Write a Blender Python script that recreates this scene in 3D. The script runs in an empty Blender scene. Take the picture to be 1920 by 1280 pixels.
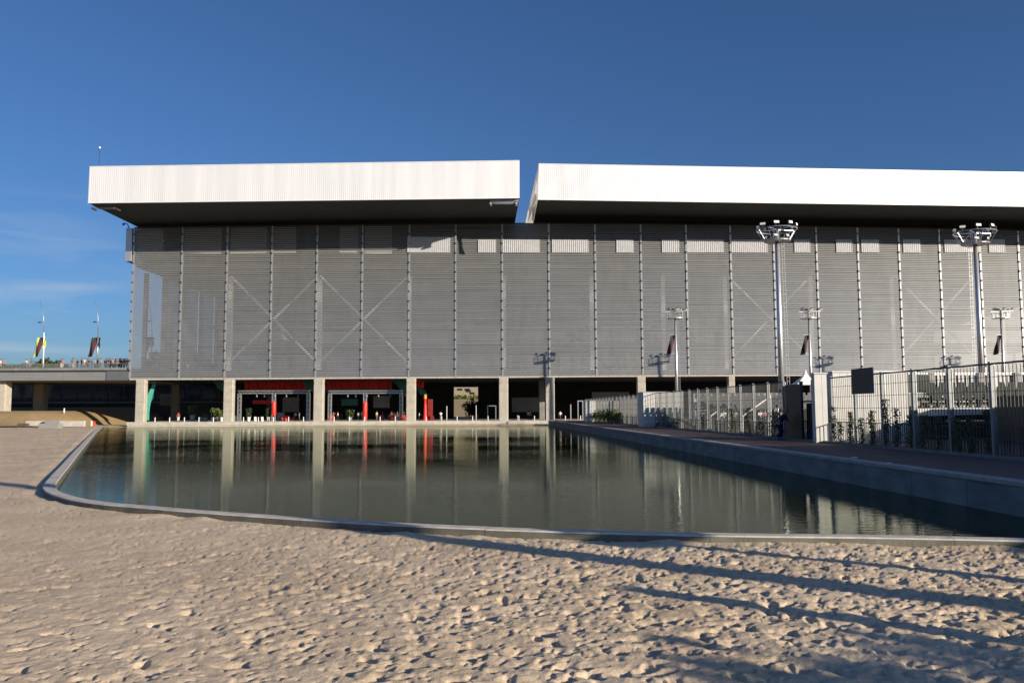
import bpy, bmesh, math, random
import numpy as np
from mathutils import Vector, Matrix
random.seed(7); rng = np.random.default_rng(7)
scene = bpy.context.scene
COL = scene.collection
R = math.radians

# ------------------------------------------------------------------ camera
EYE = 2.75; F = 1557.0; PITCH = math.atan(128.0/1557.0); ROLL = 0.004
cam_d = bpy.data.cameras.new('camera'); cam = bpy.data.objects.new('camera', cam_d); COL.objects.link(cam)
cam_d.sensor_width = 36.0; cam_d.lens = F/1920.0*36.0; cam_d.clip_end = 6000; cam_d.clip_start = 0.1
cam.matrix_world = (Matrix.Translation((0, 0, EYE)) @ Matrix.Rotation(math.pi/2+PITCH, 4, 'X') @ Matrix.Rotation(-ROLL, 4, 'Z'))
scene.camera = cam
MW = cam.matrix_world.to_3x3()
def ray(px, py):                      # direction of a photograph pixel (1920x1280)
    return MW @ Vector(((px-960)/F, (640-py)/F, -1.0))
def at(px, py, Y):
    d = ray(px, py); t = Y/d.y; return Vector((d.x*t, Y, EYE+d.z*t))
def onz(px, py, z):
    d = ray(px, py); t = (z-EYE)/d.z; return Vector((d.x*t, d.y*t, z))
FT = 0.03
def atF(px, py, off=0.0):             # on the screen plane of the arena, Y = 150 + FT*X (+off)
    d = ray(px, py); t = (150+off)/(d.y-FT*d.x); return Vector((d.x*t, d.y*t, EYE+d.z*t))
def FY(x, off=0.0): return 150+FT*x+off

# ------------------------------------------------------------------ light
SUN_EL, SUN_AZ = R(13.0), R(128.0)    # azimuth clockwise from +Y
w = bpy.data.worlds.new('World'); scene.world = w; w.use_nodes = True
nt = w.node_tree; nt.nodes.clear()
def N(nt, t, **kw):
    n = nt.nodes.new(t)
    for k, v in kw.items(): setattr(n, k, v)
    return n
sky = N(nt, 'ShaderNodeTexSky', sky_type='NISHITA', sun_disc=False, sun_elevation=SUN_EL, sun_rotation=SUN_AZ)
sky.air_density = 1.0; sky.dust_density = 1.6; sky.ozone_density = 5.5; sky.altitude = 600
bg = N(nt, 'ShaderNodeBackground'); bg.inputs[1].default_value = 0.074
out = N(nt, 'ShaderNodeOutputWorld')
tc = N(nt, 'ShaderNodeTexCoord')
# thin cirrus low in the left of the sky: a cloud field in the sky's own directions
mp = N(nt, 'ShaderNodeMapping'); mp.inputs['Scale'].default_value = (3.0, 3.0, 22.0)
mp.inputs['Rotation'].default_value = (0, R(5), 0)
nz = N(nt, 'ShaderNodeTexNoise'); nz.inputs['Scale'].default_value = 1.6; nz.inputs['Detail'].default_value = 7; nz.inputs['Roughness'].default_value = 0.55; nz.inputs['Distortion'].default_value = 0.6
cr = N(nt, 'ShaderNodeValToRGB'); cr.color_ramp.elements[0].position = 0.49; cr.color_ramp.elements[1].position = 0.74
sep = N(nt, 'ShaderNodeSeparateXYZ')
el = N(nt, 'ShaderNodeMapRange'); el.inputs[1].default_value = 0.24; el.inputs[2].default_value = 0.13
lx = N(nt, 'ShaderNodeMapRange'); lx.inputs[1].default_value = -0.38; lx.inputs[2].default_value = -0.47
m1 = N(nt, 'ShaderNodeMath', operation='MULTIPLY'); m2 = N(nt, 'ShaderNodeMath', operation='MULTIPLY'); m3 = N(nt, 'ShaderNodeMath', operation='MULTIPLY'); m3.inputs[1].default_value = 0.42
mixc = N(nt, 'ShaderNodeMix', data_type='RGBA'); mixc.inputs['B'].default_value = (5.0, 5.6, 6.4, 1)
L = nt.links.new
L(tc.outputs['Generated'], mp.inputs[0]); L(mp.outputs[0], nz.inputs[0]); L(nz.outputs[0], cr.inputs[0])
L(tc.outputs['Generated'], sep.inputs[0]); L(sep.outputs[2], el.inputs[0]); L(sep.outputs[0], lx.inputs[0])
L(cr.outputs[0], m1.inputs[0]); L(el.outputs[0], m1.inputs[1]); L(m1.outputs[0], m2.inputs[0]); L(lx.outputs[0], m2.inputs[1]); L(m2.outputs[0], m3.inputs[0])
wb = N(nt, 'ShaderNodeMix', data_type='RGBA', blend_type='MULTIPLY'); wb.inputs['Factor'].default_value = 1; wb.inputs['B'].default_value = (.97, .99, 1.08, 1)
L(sky.outputs[0], wb.inputs['A']); L(wb.outputs['Result'], mixc.inputs['A']); L(m3.outputs[0], mixc.inputs['Factor']); L(mixc.outputs['Result'], bg.inputs[0]); L(bg.outputs[0], out.inputs[0])

sd = bpy.data.lights.new('sun', 'SUN'); sun = bpy.data.objects.new('sun', sd); COL.objects.link(sun)
sd.energy = 5.0; sd.angle = R(0.5); sd.color = (1.0, 0.87, 0.70)
TOSUN = Vector((math.sin(SUN_AZ)*math.cos(SUN_EL), math.cos(SUN_AZ)*math.cos(SUN_EL), math.sin(SUN_EL)))
sun.rotation_euler = TOSUN.to_track_quat('Z', 'Y').to_euler(); sun.location = (60, -60, 60)
vs = scene.view_settings; vs.view_transform = 'Standard'; vs.look = 'None'; vs.gamma = 1.0; vs.exposure = 0.5; vs.use_curve_mapping = False
scene.cycles.max_bounces = 8; scene.cycles.transparent_max_bounces = 24; scene.cycles.glossy_bounces = 4; scene.cycles.caustics_reflective = False; scene.cycles.caustics_refractive = False

# ------------------------------------------------------------------ materials
def mat(name, col, rough=0.7, metal=0.0, var=0.15, scale=2.0, bump=0.0, bscale=30.0, alpha=0.0, spec=0.5, stretch=(1, 1, 1), col2=None, trans=0.0):
    m = bpy.data.materials.new(name); m.use_nodes = True; t = m.node_tree; b = t.nodes['Principled BSDF']
    b.inputs['Roughness'].default_value = rough; b.inputs['Metallic'].default_value = metal
    b.inputs['Specular IOR Level'].default_value = spec
    c = N(t, 'ShaderNodeTexCoord'); mp = N(t, 'ShaderNodeMapping'); mp.inputs['Scale'].default_value = stretch
    t.links.new(c.outputs['Object'], mp.inputs[0])
    nz = N(t, 'ShaderNodeTexNoise'); nz.inputs['Scale'].default_value = scale; nz.inputs['Detail'].default_value = 6; nz.inputs['Roughness'].default_value = 0.6
    t.links.new(mp.outputs[0], nz.inputs[0])
    mx = N(t, 'ShaderNodeMix', data_type='RGBA')
    mr = N(t, 'ShaderNodeMapRange'); mr.inputs[1].default_value = 0.3; mr.inputs[2].default_value = 0.7
    t.links.new(nz.outputs[0], mr.inputs[0]); t.links.new(mr.outputs[0], mx.inputs['Factor'])
    if col2 is None:
        a = [max(0, x*(1-var)) for x in col]; bb = [min(1, x*(1+var)) for x in col]
    else: a, bb = col, col2
    mx.inputs['A'].default_value = (*a, 1); mx.inputs['B'].default_value = (*bb, 1)
    t.links.new(mx.outputs['Result'], b.inputs['Base Color'])
    if bump:
        n2 = N(t, 'ShaderNodeTexNoise'); n2.inputs['Scale'].default_value = bscale; n2.inputs['Detail'].default_value = 5
        t.links.new(mp.outputs[0], n2.inputs[0])
        bp = N(t, 'ShaderNodeBump'); bp.inputs['Strength'].default_value = bump; bp.inputs['Distance'].default_value = 0.02
        t.links.new(n2.outputs[0], bp.inputs['Height']); t.links.new(bp.outputs[0], b.inputs['Normal'])
    if alpha:
        o = t.nodes['Material Output']; tr = N(t, 'ShaderNodeBsdfTransparent'); ms = N(t, 'ShaderNodeMixShader'); ms.inputs[0].default_value = alpha
        t.links.new(b.outputs[0], ms.inputs[1]); t.links.new(tr.outputs[0], ms.inputs[2]); t.links.new(ms.outputs[0], o.inputs[0])
    return m
M = {}
M['sunlit_sheet'] = mat('perforated_sunlit_sheet', (.74, .76, .80), .4, 0, .10, 2.0, alpha=.38)
M['slat'] = mat('slat_metal', (.362, .376, .382), .42, .5, .06, .35, alpha=.33)
M['mullion'] = mat('mullion_metal', (.46, .47, .47), .38, .6, .1, 1.0)
M['clip'] = mat('clip_dark', (.04, .04, .045), .6)
M['spandrel'] = mat('spandrel_white', (.88, .86, .84), .35, .0, .04, 1.0)
M['fascia'] = mat('fascia_aluminium', (.79, .80, .81), .36, .28, .08, .12, stretch=(5, 1, .3))
M['slat_b'] = mat('slat_metal_weathered', (.345, .358, .364), .45, .5, .07, .5, alpha=.33, stretch=(1.5, 1, .4))
M['slat_c'] = mat('slat_metal_clean', (.375, .389, .396), .40, .5, .06, .3, alpha=.33)
M['mesh_alpha'] = mat('side_mesh', (.30, .30, .29), .6, .3, .1, alpha=.34)
M['fascia_edge'] = mat('fascia_edge', (.84, .83, .82), .45, .3, .04)
M['recess'] = mat('recess_beige', (.62, .55, .47), .6, 0, .1)
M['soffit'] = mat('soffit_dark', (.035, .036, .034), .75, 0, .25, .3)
M['roof_top'] = mat('roof_sheet', (.5, .5, .5), .5, .3)
M['brace'] = mat('brace_paint', (.72, .71, .68), .5, 0, .05)
M['inner'] = mat('inner_grey', (.17, .175, .18), .8, 0, .3, .25)
M['inner_mid'] = mat('inner_mid', (.22, .22, .215), .8, 0, .2, .4)
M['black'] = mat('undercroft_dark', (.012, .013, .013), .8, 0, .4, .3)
M['concrete'] = mat('concrete', (.40, .375, .32), .85, 0, .14, 1.2, bump=.3, bscale=12)
M['concrete_lt'] = mat('concrete_light', (.42, .405, .36), .85, 0, .2, .9, bump=.3, bscale=14, stretch=(1, 1, 2))
M['concrete_dk'] = mat('concrete_dark', (.20, .20, .19), .85, 0, .25, 1.5, bump=.3, bscale=10)
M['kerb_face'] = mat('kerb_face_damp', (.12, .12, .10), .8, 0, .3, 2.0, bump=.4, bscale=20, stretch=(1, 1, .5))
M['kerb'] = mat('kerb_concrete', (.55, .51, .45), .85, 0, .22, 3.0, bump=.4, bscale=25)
M['coping'] = mat('coping_stone', (.36, .345, .32), .8, 0, .2, 2.5)
M['wall_pool'] = mat('pool_wall_concrete', (.20, .205, .20), .8, 0, .3, .8, bump=.3, bscale=8, stretch=(1, 1, 2.5))
M['path'] = mat('promenade_deck', (.115, .07, .06), .85, 0, .3, 1.2, bump=.4, bscale=6, stretch=(1, 1, 1))
M['galv'] = mat('galvanised_steel', (.62, .63, .64), .38, .75, .08, 3.0)
M['galv_dk'] = mat('fence_post_steel', (.42, .44, .45), .4, .7, .1, 3.0)
M['wire'] = mat('fence_wire', (.075, .08, .08), .6, .1)
M['white'] = mat('white_paint', (.78, .78, .76), .5, 0, .05)
M['clad'] = mat('white_cladding', (.56, .56, .54), .5, 0, .06, 2.0)
M['deck_shade'] = mat('deck_end_shaded', (.12, .135, .15), .5, .2, .1)
M['post_shade'] = mat('fence_post_shaded', (.20, .22, .23), .5, .4, .15, 3.0)
M['clad_mid'] = mat('mid_cladding', (.42, .42, .41), .6, 0, .1)
M['far_beige'] = mat('far_beige', (.27, .23, .16), .8, 0, .1)
M['clad_grey'] = mat('grey_cladding', (.25, .245, .24), .6, 0, .1)
M['dark_panel'] = mat('dark_panel', (.025, .028, .032), .5, 0, .2)
M['dark_metal'] = mat('dark_metal', (.05, .055, .06), .5, .4)
M['seat'] = mat('seat_plastic', (.012, .020, .019), .6, spec=.2)
M['seat_grey'] = mat('seat_grey', (.10, .10, .105), .55)
M['red'] = mat('red_paint', (.72, .035, .02), .5, 0, .08)
M['red_dk'] = mat('red_fabric', (.68, .030, .022), .7, 0, .3, .8)
M['red_shade'] = mat('shaded_red', (.20, .012, .010), .6, 0, .2)  # red darkened for the tower box, its shade put into the colour
M['teal'] = mat('teal_paint', (.08, .42, .33), .5, 0, .08)
M['teal_dk'] = mat('teal_panel', (.03, .16, .14), .6, 0, .2)
M['orange'] = mat('orange_paint', (.85, .28, .03), .5)
M['blue_dk'] = mat('blue_cloth', (.006, .011, .08), .8, 0, .3, 4)
M['lens'] = mat('lamp_lens', (.95, .90, .72), .25, .0, .03)
M['housing'] = mat('lamp_housing', (.10, .11, .12), .4, .5)
M['bark'] = mat('bark', (.09, .065, .045), .9, 0, .3, 4, bump=.6, bscale=10)
M['leaf'] = mat('leaf_green', (.045, .075, .022), .7, 0, .4, 1.5, col2=(.09, .13, .035))
M['leaf_dk'] = mat('leaf_dark', (.03, .05, .02), .7, 0, .4, .6, col2=(.055, .08, .03))
M['leaf_lt'] = mat('leaf_light', (.10, .13, .03), .7, 0, .4, 1.5, col2=(.17, .20, .05))
M['glass_dk'] = mat('dark_glass', (.02, .025, .03), .15, 0, .3)
M['glass_rail'] = mat('rail_glass', (.16, .18, .18), .3, 0, .08, .5, alpha=.68)
M['deck_beam'] = mat('deck_beam_metal', (.24, .25, .255), .5, .3, .1, .3, stretch=(.5, 1, 4))
M['bank'] = mat('dry_grass', (.30, .21, .10), .95, 0, .3, .8, bump=1.0, bscale=4, col2=(.40, .29, .15))
M['bank_dk'] = mat('earth', (.12, .09, .06), .95, 0, .3, .8)
M['ground'] = mat('ground_earth', (.16, .14, .11), .95, 0, .3, .05)
M['terracotta_white'] = mat('pot_white', (.75, .74, .72), .5)
M['pot_grey'] = mat('pot_grey', (.22, .23, .23), .6)
M['yellow'] = mat('banner_yellow', (.45, .50, .06), .7)
M['skin'] = mat('skin', (.30, .17, .11), .6, 0, .05)
M['hair'] = mat('hair', (.03, .02, .015), .7)
for k, c in dict(c_white=(.80, .80, .80), c_black=(.02, .02, .022), c_red=(.5, .04, .04), c_navy=(.03, .04, .10), c_grey=(.25, .25, .26), c_tan=(.42, .33, .22), c_pink=(.34, .16, .16), c_green=(.05, .12, .07), c_denim=(.10, .14, .22), c_cream=(.50, .45, .37), c_brown=(.14, .08, .05), c_lime=(.30, .40, .06), c_maroon=(.14, .025, .035), c_dkred=(.10, .012, .015)).items():
    M[k] = mat(k, c, .85, 0, .15, 8)

# sand
def sand_mat():
    m = bpy.data.materials.new('sand'); m.use_nodes = True; t = m.node_tree; b = t.nodes['Principled BSDF']
    b.inputs['Roughness'].default_value = .95; b.inputs['Specular IOR Level'].default_value = .15
    c = N(t, 'ShaderNodeTexCoord')
    n1 = N(t, 'ShaderNodeTexNoise'); n1.inputs['Scale'].default_value = .35; n1.inputs['Detail'].default_value = 8
    n2 = N(t, 'ShaderNodeTexNoise'); n2.inputs['Scale'].default_value = 70; n2.inputs['Detail'].default_value = 4; n2.inputs['Roughness'].default_value = .7
    r1 = N(t, 'ShaderNodeValToRGB'); r1.color_ramp.elements[0].position = .35; r1.color_ramp.elements[1].position = .65
    r1.color_ramp.elements[0].color = (.58, .452, .310, 1); r1.color_ramp.elements[1].color = (.70, .560, .400, 1)
    r2 = N(t, 'ShaderNodeMapRange'); r2.inputs[1].default_value = .25; r2.inputs[2].default_value = .75; r2.inputs[3].default_value = .84; r2.inputs[4].default_value = 1.24
    mu = N(t, 'ShaderNodeMix', data_type='RGBA', blend_type='MULTIPLY'); mu.inputs['Factor'].default_value = 1
    for n in (n1, n2): t.links.new(c.outputs['Object'], n.inputs[0])
    t.links.new(n1.outputs[0], r1.inputs[0]); t.links.new(n2.outputs[0], r2.inputs[0])
    t.links.new(r1.outputs[0], mu.inputs['A']); t.links.new(r2.outputs[0], mu.inputs['B']); t.links.new(mu.outputs['Result'], b.inputs['Base Color'])
    n3 = N(t, 'ShaderNodeTexNoise'); n3.inputs['Scale'].default_value = 15; n3.inputs['Detail'].default_value = 10; n3.inputs['Roughness'].default_value = .68
    t.links.new(c.outputs['Object'], n3.inputs[0])
    n4 = N(t, 'ShaderNodeTexNoise'); n4.inputs['Scale'].default_value = 3.2; n4.inputs['Detail'].default_value = 4; n4.inputs['Roughness'].default_value = .6
    t.links.new(c.outputs['Object'], n4.inputs[0])
    b2 = N(t, 'ShaderNodeBump'); b2.inputs['Strength'].default_value = .22; b2.inputs['Distance'].default_value = .12
    t.links.new(n4.outputs[0], b2.inputs['Height'])
    n5 = N(t, 'ShaderNodeTexNoise'); n5.inputs['Scale'].default_value = 120; n5.inputs['Detail'].default_value = 2
    t.links.new(c.outputs['Object'], n5.inputs[0])
    b3 = N(t, 'ShaderNodeBump'); b3.inputs['Strength'].default_value = .5; b3.inputs['Distance'].default_value = .006
    t.links.new(n5.outputs[0], b3.inputs['Height']); t.links.new(b2.outputs[0], b3.inputs['Normal'])
    bp = N(t, 'ShaderNodeBump'); bp.inputs['Strength'].default_value = .8; bp.inputs['Distance'].default_value = .026
    t.links.new(b3.outputs[0], bp.inputs['Normal'])
    t.links.new(n3.outputs[0], bp.inputs['Height']); t.links.new(bp.outputs[0], b.inputs['Normal'])
    return m
M['sand'] = sand_mat()
def water_mat():
    m = bpy.data.materials.new('water'); m.use_nodes = True; t = m.node_tree; b = t.nodes['Principled BSDF']
    b.inputs['Base Color'].default_value = (.026, .038, .019, 1); b.inputs['Roughness'].default_value = .03; b.inputs['IOR'].default_value = 1.333; b.inputs['Specular Tint'].default_value = (.62, .71, .54, 1)
    c = N(t, 'ShaderNodeTexCoord'); mp = N(t, 'ShaderNodeMapping'); mp.inputs['Scale'].default_value = (1.0, 1.7, 1); mp.inputs['Rotation'].default_value = (0, 0, R(12))
    n = N(t, 'ShaderNodeTexNoise'); n.inputs['Scale'].default_value = 2.6; n.inputs['Detail'].default_value = 4; n.inputs['Roughness'].default_value = .5
    big = N(t, 'ShaderNodeTexNoise'); big.inputs['Scale'].default_value = .07; big.inputs['Detail'].default_value = 2
    mr = N(t, 'ShaderNodeMapRange'); mr.inputs[1].default_value = .35; mr.inputs[2].default_value = .7; mr.inputs[3].default_value = .07; mr.inputs[4].default_value = .36
    bp = N(t, 'ShaderNodeBump'); bp.inputs['Distance'].default_value = .03
    t.links.new(c.outputs['Object'], mp.inputs[0]); t.links.new(mp.outputs[0], n.inputs[0]); t.links.new(c.outputs['Object'], big.inputs[0])
    t.links.new(big.outputs[0], mr.inputs[0]); t.links.new(mr.outputs[0], bp.inputs['Strength'])
    t.links.new(n.outputs[0], bp.inputs['Height']); di = N(t, 'ShaderNodeBsdfDiffuse'); di.inputs[0].default_value = (.016, .022, .014, 1)
    gl = N(t, 'ShaderNodeBsdfGlossy'); gl.inputs['Color'].default_value = (.72, .765, .675, 1); gl.inputs['Roughness'].default_value = .035
    fr = N(t, 'ShaderNodeFresnel'); fr.inputs['IOR'].default_value = 1.333; ms = N(t, 'ShaderNodeMixShader')
    for n_ in (di, gl, fr): t.links.new(bp.outputs[0], n_.inputs['Normal'])
    t.links.new(fr.outputs[0], ms.inputs[0]); t.links.new(di.outputs[0], ms.inputs[1]); t.links.new(gl.outputs[0], ms.inputs[2])
    t.links.new(ms.outputs[0], t.nodes['Material Output'].inputs[0])
    return m
M['water'] = water_mat()

# ------------------------------------------------------------------ helpers
def tag(o, label=None, cat=None, group=None, kind=None):
    if label: o['label'] = label
    if cat: o['category'] = cat
    if group: o['group'] = group
    if kind: o['kind'] = kind
    return o
def empty(name, loc, label, cat, group=None, rz=0.0):
    o = bpy.data.objects.new(name, None); COL.objects.link(o); o.location = loc; o.rotation_euler = (0, 0, rz); o.empty_display_size = .2
    return tag(o, label, cat, group)
class MB:
    """collects shapes in world (or local) coordinates; build() links them as one mesh object"""
    def __init__(s): s.v = []; s.f = []; s.mi = []; s.mats = []; s.cur = 0
    def use(s, m):
        if m not in s.mats: s.mats.append(m)
        s.cur = s.mats.index(m); return s
    def add(s, vs, fs):
        n = len(s.v); s.v += [tuple(p) for p in vs]; s.f += [tuple(i+n for i in f) for f in fs]; s.mi += [s.cur]*len(fs)
    def hexa(s, p):       # 8 corners: bottom 4 ccw, top 4 ccw
        s.add(p, [(3, 2, 1, 0), (4, 5, 6, 7), (0, 1, 5, 4), (1, 2, 6, 5), (2, 3, 7, 6), (3, 0, 4, 7)])
    def box(s, x0, x1, y0, y1, z0, z1):
        s.hexa([(x0, y0, z0), (x1, y0, z0), (x1, y1, z0), (x0, y1, z0), (x0, y0, z1), (x1, y0, z1), (x1, y1, z1), (x0, y1, z1)])
    def bar(s, a, b, w, d=None, up=(0, 0, 1)):
        a = Vector(a); b = Vector(b); d = d or w; t = (b-a).normalized(); u = Vector(up)
        if abs(t.dot(u)) > .99: u = Vector((0, 1, 0))
        x = t.cross(u).normalized()*w/2; y = x.cross(t).normalized()*d/2
        s.hexa([a-x-y, a+x-y, a+x+y, a-x+y, b-x-y, b+x-y, b+x+y, b-x+y])
    def tube(s, pts, rad, n=8, cap=True):
        pts = [Vector(p) for p in pts]; rad = rad if isinstance(rad, (list, tuple)) else [rad]*len(pts); vs = []; fs = []
        for i, p in enumerate(pts):
            t = (pts[min(i+1, len(pts)-1)]-pts[max(i-1, 0)]).normalized(); u = Vector((0, 0, 1)) if abs(t.z) < .9 else Vector((0, 1, 0))
            x = t.cross(u).normalized(); y = x.cross(t).normalized()
            for k in range(n):
                a = 2*math.pi*k/n; vs.append(p+(x*math.cos(a)+y*math.sin(a))*rad[i])
        for i in range(len(pts)-1):
            for k in range(n):
                fs.append((i*n+k, i*n+(k+1) % n, (i+1)*n+(k+1) % n, (i+1)*n+k))
        if cap: fs.append(tuple(range(n-1, -1, -1))); fs.append(tuple((len(pts)-1)*n+k for k in range(n)))
        s.add(vs, fs)
    def ring(s, c, r, tr, n=28, m=6):
        vs = []; fs = []; c = Vector(c)
        for i in range(n):
            a = 2*math.pi*i/n
            for k in range(m):
                b = 2*math.pi*k/m; rr = r+tr*math.cos(b); vs.append(c+Vector((rr*math.cos(a), rr*math.sin(a), tr*math.sin(b))))
        for i in range(n):
            for k in range(m): fs.append((i*m+k, ((i+1) % n)*m+k, ((i+1) % n)*m+(k+1) % m, i*m+(k+1) % m))
        s.add(vs, fs)
    def lathe(s, c, prof, n=16):
        vs = []; fs = []; c = Vector(c)
        for r, z in prof:
            for k in range(n):
                a = 2*math.pi*k/n; vs.append(c+Vector((r*math.cos(a), r*math.sin(a), z)))
        for i in range(len(prof)-1):
            for k in range(n): fs.append((i*n+k, i*n+(k+1) % n, (i+1)*n+(k+1) % n, (i+1)*n+k))
        fs.append(tuple(range(n-1, -1, -1))); fs.append(tuple((len(prof)-1)*n+k for k in range(n)))
        s.add(vs, fs)
    def ell(s, c, r, nu=10, nv=6):
        vs = []; fs = []; c = Vector(c)
        for j in range(nv+1):
            th = math.pi*j/nv
            for i in range(nu):
                a = 2*math.pi*i/nu; vs.append((c.x+r[0]*math.sin(th)*math.cos(a), c.y+r[1]*math.sin(th)*math.sin(a), c.z+r[2]*math.cos(th)))
        for j in range(nv):
            for i in range(nu): fs.append((j*nu+i, (j+1)*nu+i, (j+1)*nu+(i+1) % nu, j*nu+(i+1) % nu))
        s.add(vs, fs)
    def mesh(s, name, m, smooth=False):
        me = bpy.data.meshes.new(name); me.from_pydata(s.v, [], s.f)
        ms = s.mats or [m]
        for q in ms: me.materials.append(M[q] if isinstance(q, str) else q)
        if s.mats: me.polygons.foreach_set('material_index', s.mi)
        if smooth: me.polygons.foreach_set('use_smooth', [True]*len(s.f))
        me.update(); return me
    def build(s, name, m=None, parent=None, smooth=False, bevel=0):
        me = s.mesh(name, m, smooth); o = bpy.data.objects.new(name, me); COL.objects.link(o)
        if parent is not None: o.parent = parent
        if bevel:
            b = o.modifiers.new('bevel', 'BEVEL'); b.width = bevel; b.segments = 2; b.limit_method = 'ANGLE'
        return o
def kids(o): return [c for c in bpy.data.objects if c.parent == o]
def copy_tree(o, parent=None):
    ch = kids(o); c = o.copy(); COL.objects.link(c); c.parent = parent
    for k in ch: copy_tree(k, c)
    return c
def parent_keep(child, root):          # geometry was given in world coordinates
    child.parent = root; child.location = Vector(child.location)-Vector(root.location)
class W:
    """a thing whose parts are modelled in world coordinates round its base point"""
    def __init__(s, name, base, label, cat, group=None): s.b = Vector(base); s.root = empty(name, base, label, cat, group)
    def part(s, mb, name, m=None, parent=None, **k):
        o = mb.build(name, m, None, **k)
        if parent is None: o.parent = s.root; o.location = -s.b
        else: o.parent = parent
        return o

# ------------------------------------------------------------------ noise
def vnoise(x, y, seed=0):
    xi = np.floor(x).astype(np.int64); yi = np.floor(y).astype(np.int64); xf = x-xi; yf = y-yi
    def h(a, b):
        n = (a*374761393+b*668265263+seed*1442695041) & 0xffffffff
        n = ((n ^ (n >> 13))*1274126177) & 0xffffffff
        return ((n ^ (n >> 16)) & 0xffff)/65535.0
    u = xf*xf*(3-2*xf); v = yf*yf*(3-2*yf)
    return (h(xi, yi)*(1-u)+h(xi+1, yi)*u)*(1-v)+(h(xi, yi+1)*(1-u)+h(xi+1, yi+1)*u)*v
def fbm(x, y, oct=4, seed=0):
    s = 0; a = .5
    for i in range(oct): s = s+a*(vnoise(x*2**i, y*2**i, seed+i)-.5); a *= .5
    return s

# ------------------------------------------------------------------ pool outline
ZK = 0.25      # kerb top
ZQ = 0.87      # quay and promenade top
KP = [(194, 797.5), (182, 806), (168, 820), (148, 842), (125, 869), (104, 893), (93, 907), (93, 914), (100, 921), (118, 928), (150, 936), (200, 943), (260, 948), (370, 957), (500, 966), (700, 979), (900, 988), (1150, 996), (1400, 1001), (1650, 1004), (1920, 1010), (2200, 1018)]
kerb_pts = [onz(x, y, ZK) for x, y in KP]
WA = onz(1920, 905, ZQ); WB = onz(1052, 791, ZQ)          # pool side edge of the promenade coping
wd = (WB-WA).normalized()
def wallX(Y): return WA.x+(Y-WA.y)*wd.x/wd.y
QY = 148.6
def QYf(x): return QY+FT*x
poly = [(p.x, p.y) for p in kerb_pts]+[(wallX(8), 8), (wallX(QY), QY), (kerb_pts[0].x, QYf(kerb_pts[0].x))]
def inside(x, y, P):
    c = np.zeros(x.shape, bool); n = len(P); j = n-1
    for i in range(n):
        xi, yi = P[i]; xj, yj = P[j]
        t = ((yi > y) != (yj > y)) & (x < (xj-xi)*(y-yi)/(yj-yi+1e-12)+xi); c ^= t; j = i
    return c
def distpoly(x, y, P):
    d = np.full(x.shape, 1e9)
    for (ax, ay), (bx, by) in zip(P[:-1], P[1:]):
        ex, ey = bx-ax, by-ay; t = np.clip(((x-ax)*ex+(y-ay)*ey)/(ex*ex+ey*ey), 0, 1)
        d = np.minimum(d, np.hypot(x-ax-t*ex, y-ay-t*ey))
    return d

# ------------------------------------------------------------------ sand beach
hx0, hy0, hr = -24.0, 4.0, 0.015
HW, HH = 2700, 2000
gx, gy = np.meshgrid(hx0+np.arange(HW)*hr, hy0+np.arange(HH)*hr)
Hm = fbm(gx*.8, gy*.8, 3, 3)*.035+fbm(gx*3.1, gy*3.1, 2, 11)*.022
dens = np.clip((gx+9)/12, 0, 1)                      # trodden more towards the right
Hm += (.34+.66*dens)*(fbm(gx*8.5, gy*8.5, 3, 21)*.022)
rid = 1-np.abs(2*vnoise(gx*4.2+2*vnoise(gx*2, gy*2, 5), gy*4.2, 31)-1); Hm += (.003+.008*dens)*rid**3
Hm += fbm(gx*19, gy*19, 2, 41)*.010
def stamp(cx, cy, ang, ln, wd_, dp):          # a foot print: sunken sole with a low rim pushed up at the toe
    r = int(ln*1.0/hr)+1; ix = int((cx-hx0)/hr); iy = int((cy-hy0)/hr)
    if ix < r or iy < r or ix >= HW-r or iy >= HH-r: return
    sx, sy = np.meshgrid(np.arange(-r, r+1)*hr, np.arange(-r, r+1)*hr)
    ca, sa = math.cos(ang), math.sin(ang); u = (sx*ca+sy*sa)/(ln/2); v = (-sx*sa+sy*ca)/(wd_/2)
    q = u*u+v*v*(1+.35*u); q = np.maximum(q, 0)
    Hm[iy-r:iy+r+1, ix-r:ix+r+1] += -dp*np.exp(-(q**2.6))*(1+.35*np.tanh(2*u))+dp*.12*np.exp(-((np.sqrt(q)-1.4)**2)*9)*(.5+.5*np.tanh(2*u))
def scuff(cx, cy, ang, ln, wd_, dp):          # a kicked hollow: steep at the heel, running out gently
    r = int(max(ln, wd_)*.75/hr)+2; ix = int((cx-hx0)/hr); iy = int((cy-hy0)/hr)
    if ix < r or iy < r or ix >= HW-r or iy >= HH-r: return
    sx, sy = np.meshgrid(np.arange(-r, r+1)*hr, np.arange(-r, r+1)*hr)
    ca, sa = math.cos(ang), math.sin(ang); u = (sx*ca+sy*sa)/(ln/2); v = (-sx*sa+sy*ca)/(wd_/2); u = u+.35*v*v
    g = np.clip((u+1)/.22, 0, 1)*np.clip((1-u)/1.78, 0, 1)
    Hm[iy-r:iy+r+1, ix-r:ix+r+1] -= dp*g*np.exp(-np.abs(v)**2.5)
TD = math.atan2(-TOSUN.y, -TOSUN.x)
for i in range(50000):
    cx = rng.uniform(-23.5, 16.3); cy = rng.uniform(4.5, 33.5)
    right = min(max((cx+10)/12, 0), 1)
    if rng.random() > .34+.66*right: continue
    a = TD+rng.normal(0, .6); k = rng.random()
    if k < .12: scuff(cx, cy, a, rng.uniform(.18, .34), rng.uniform(.12, .26), rng.uniform(.03, .06)*(.55+.55*right))
    else: scuff(cx, cy, a, rng.uniform(.07, .17), rng.uniform(.05, .14), rng.uniform(.012, .036)*(.55+.6*right))
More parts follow.
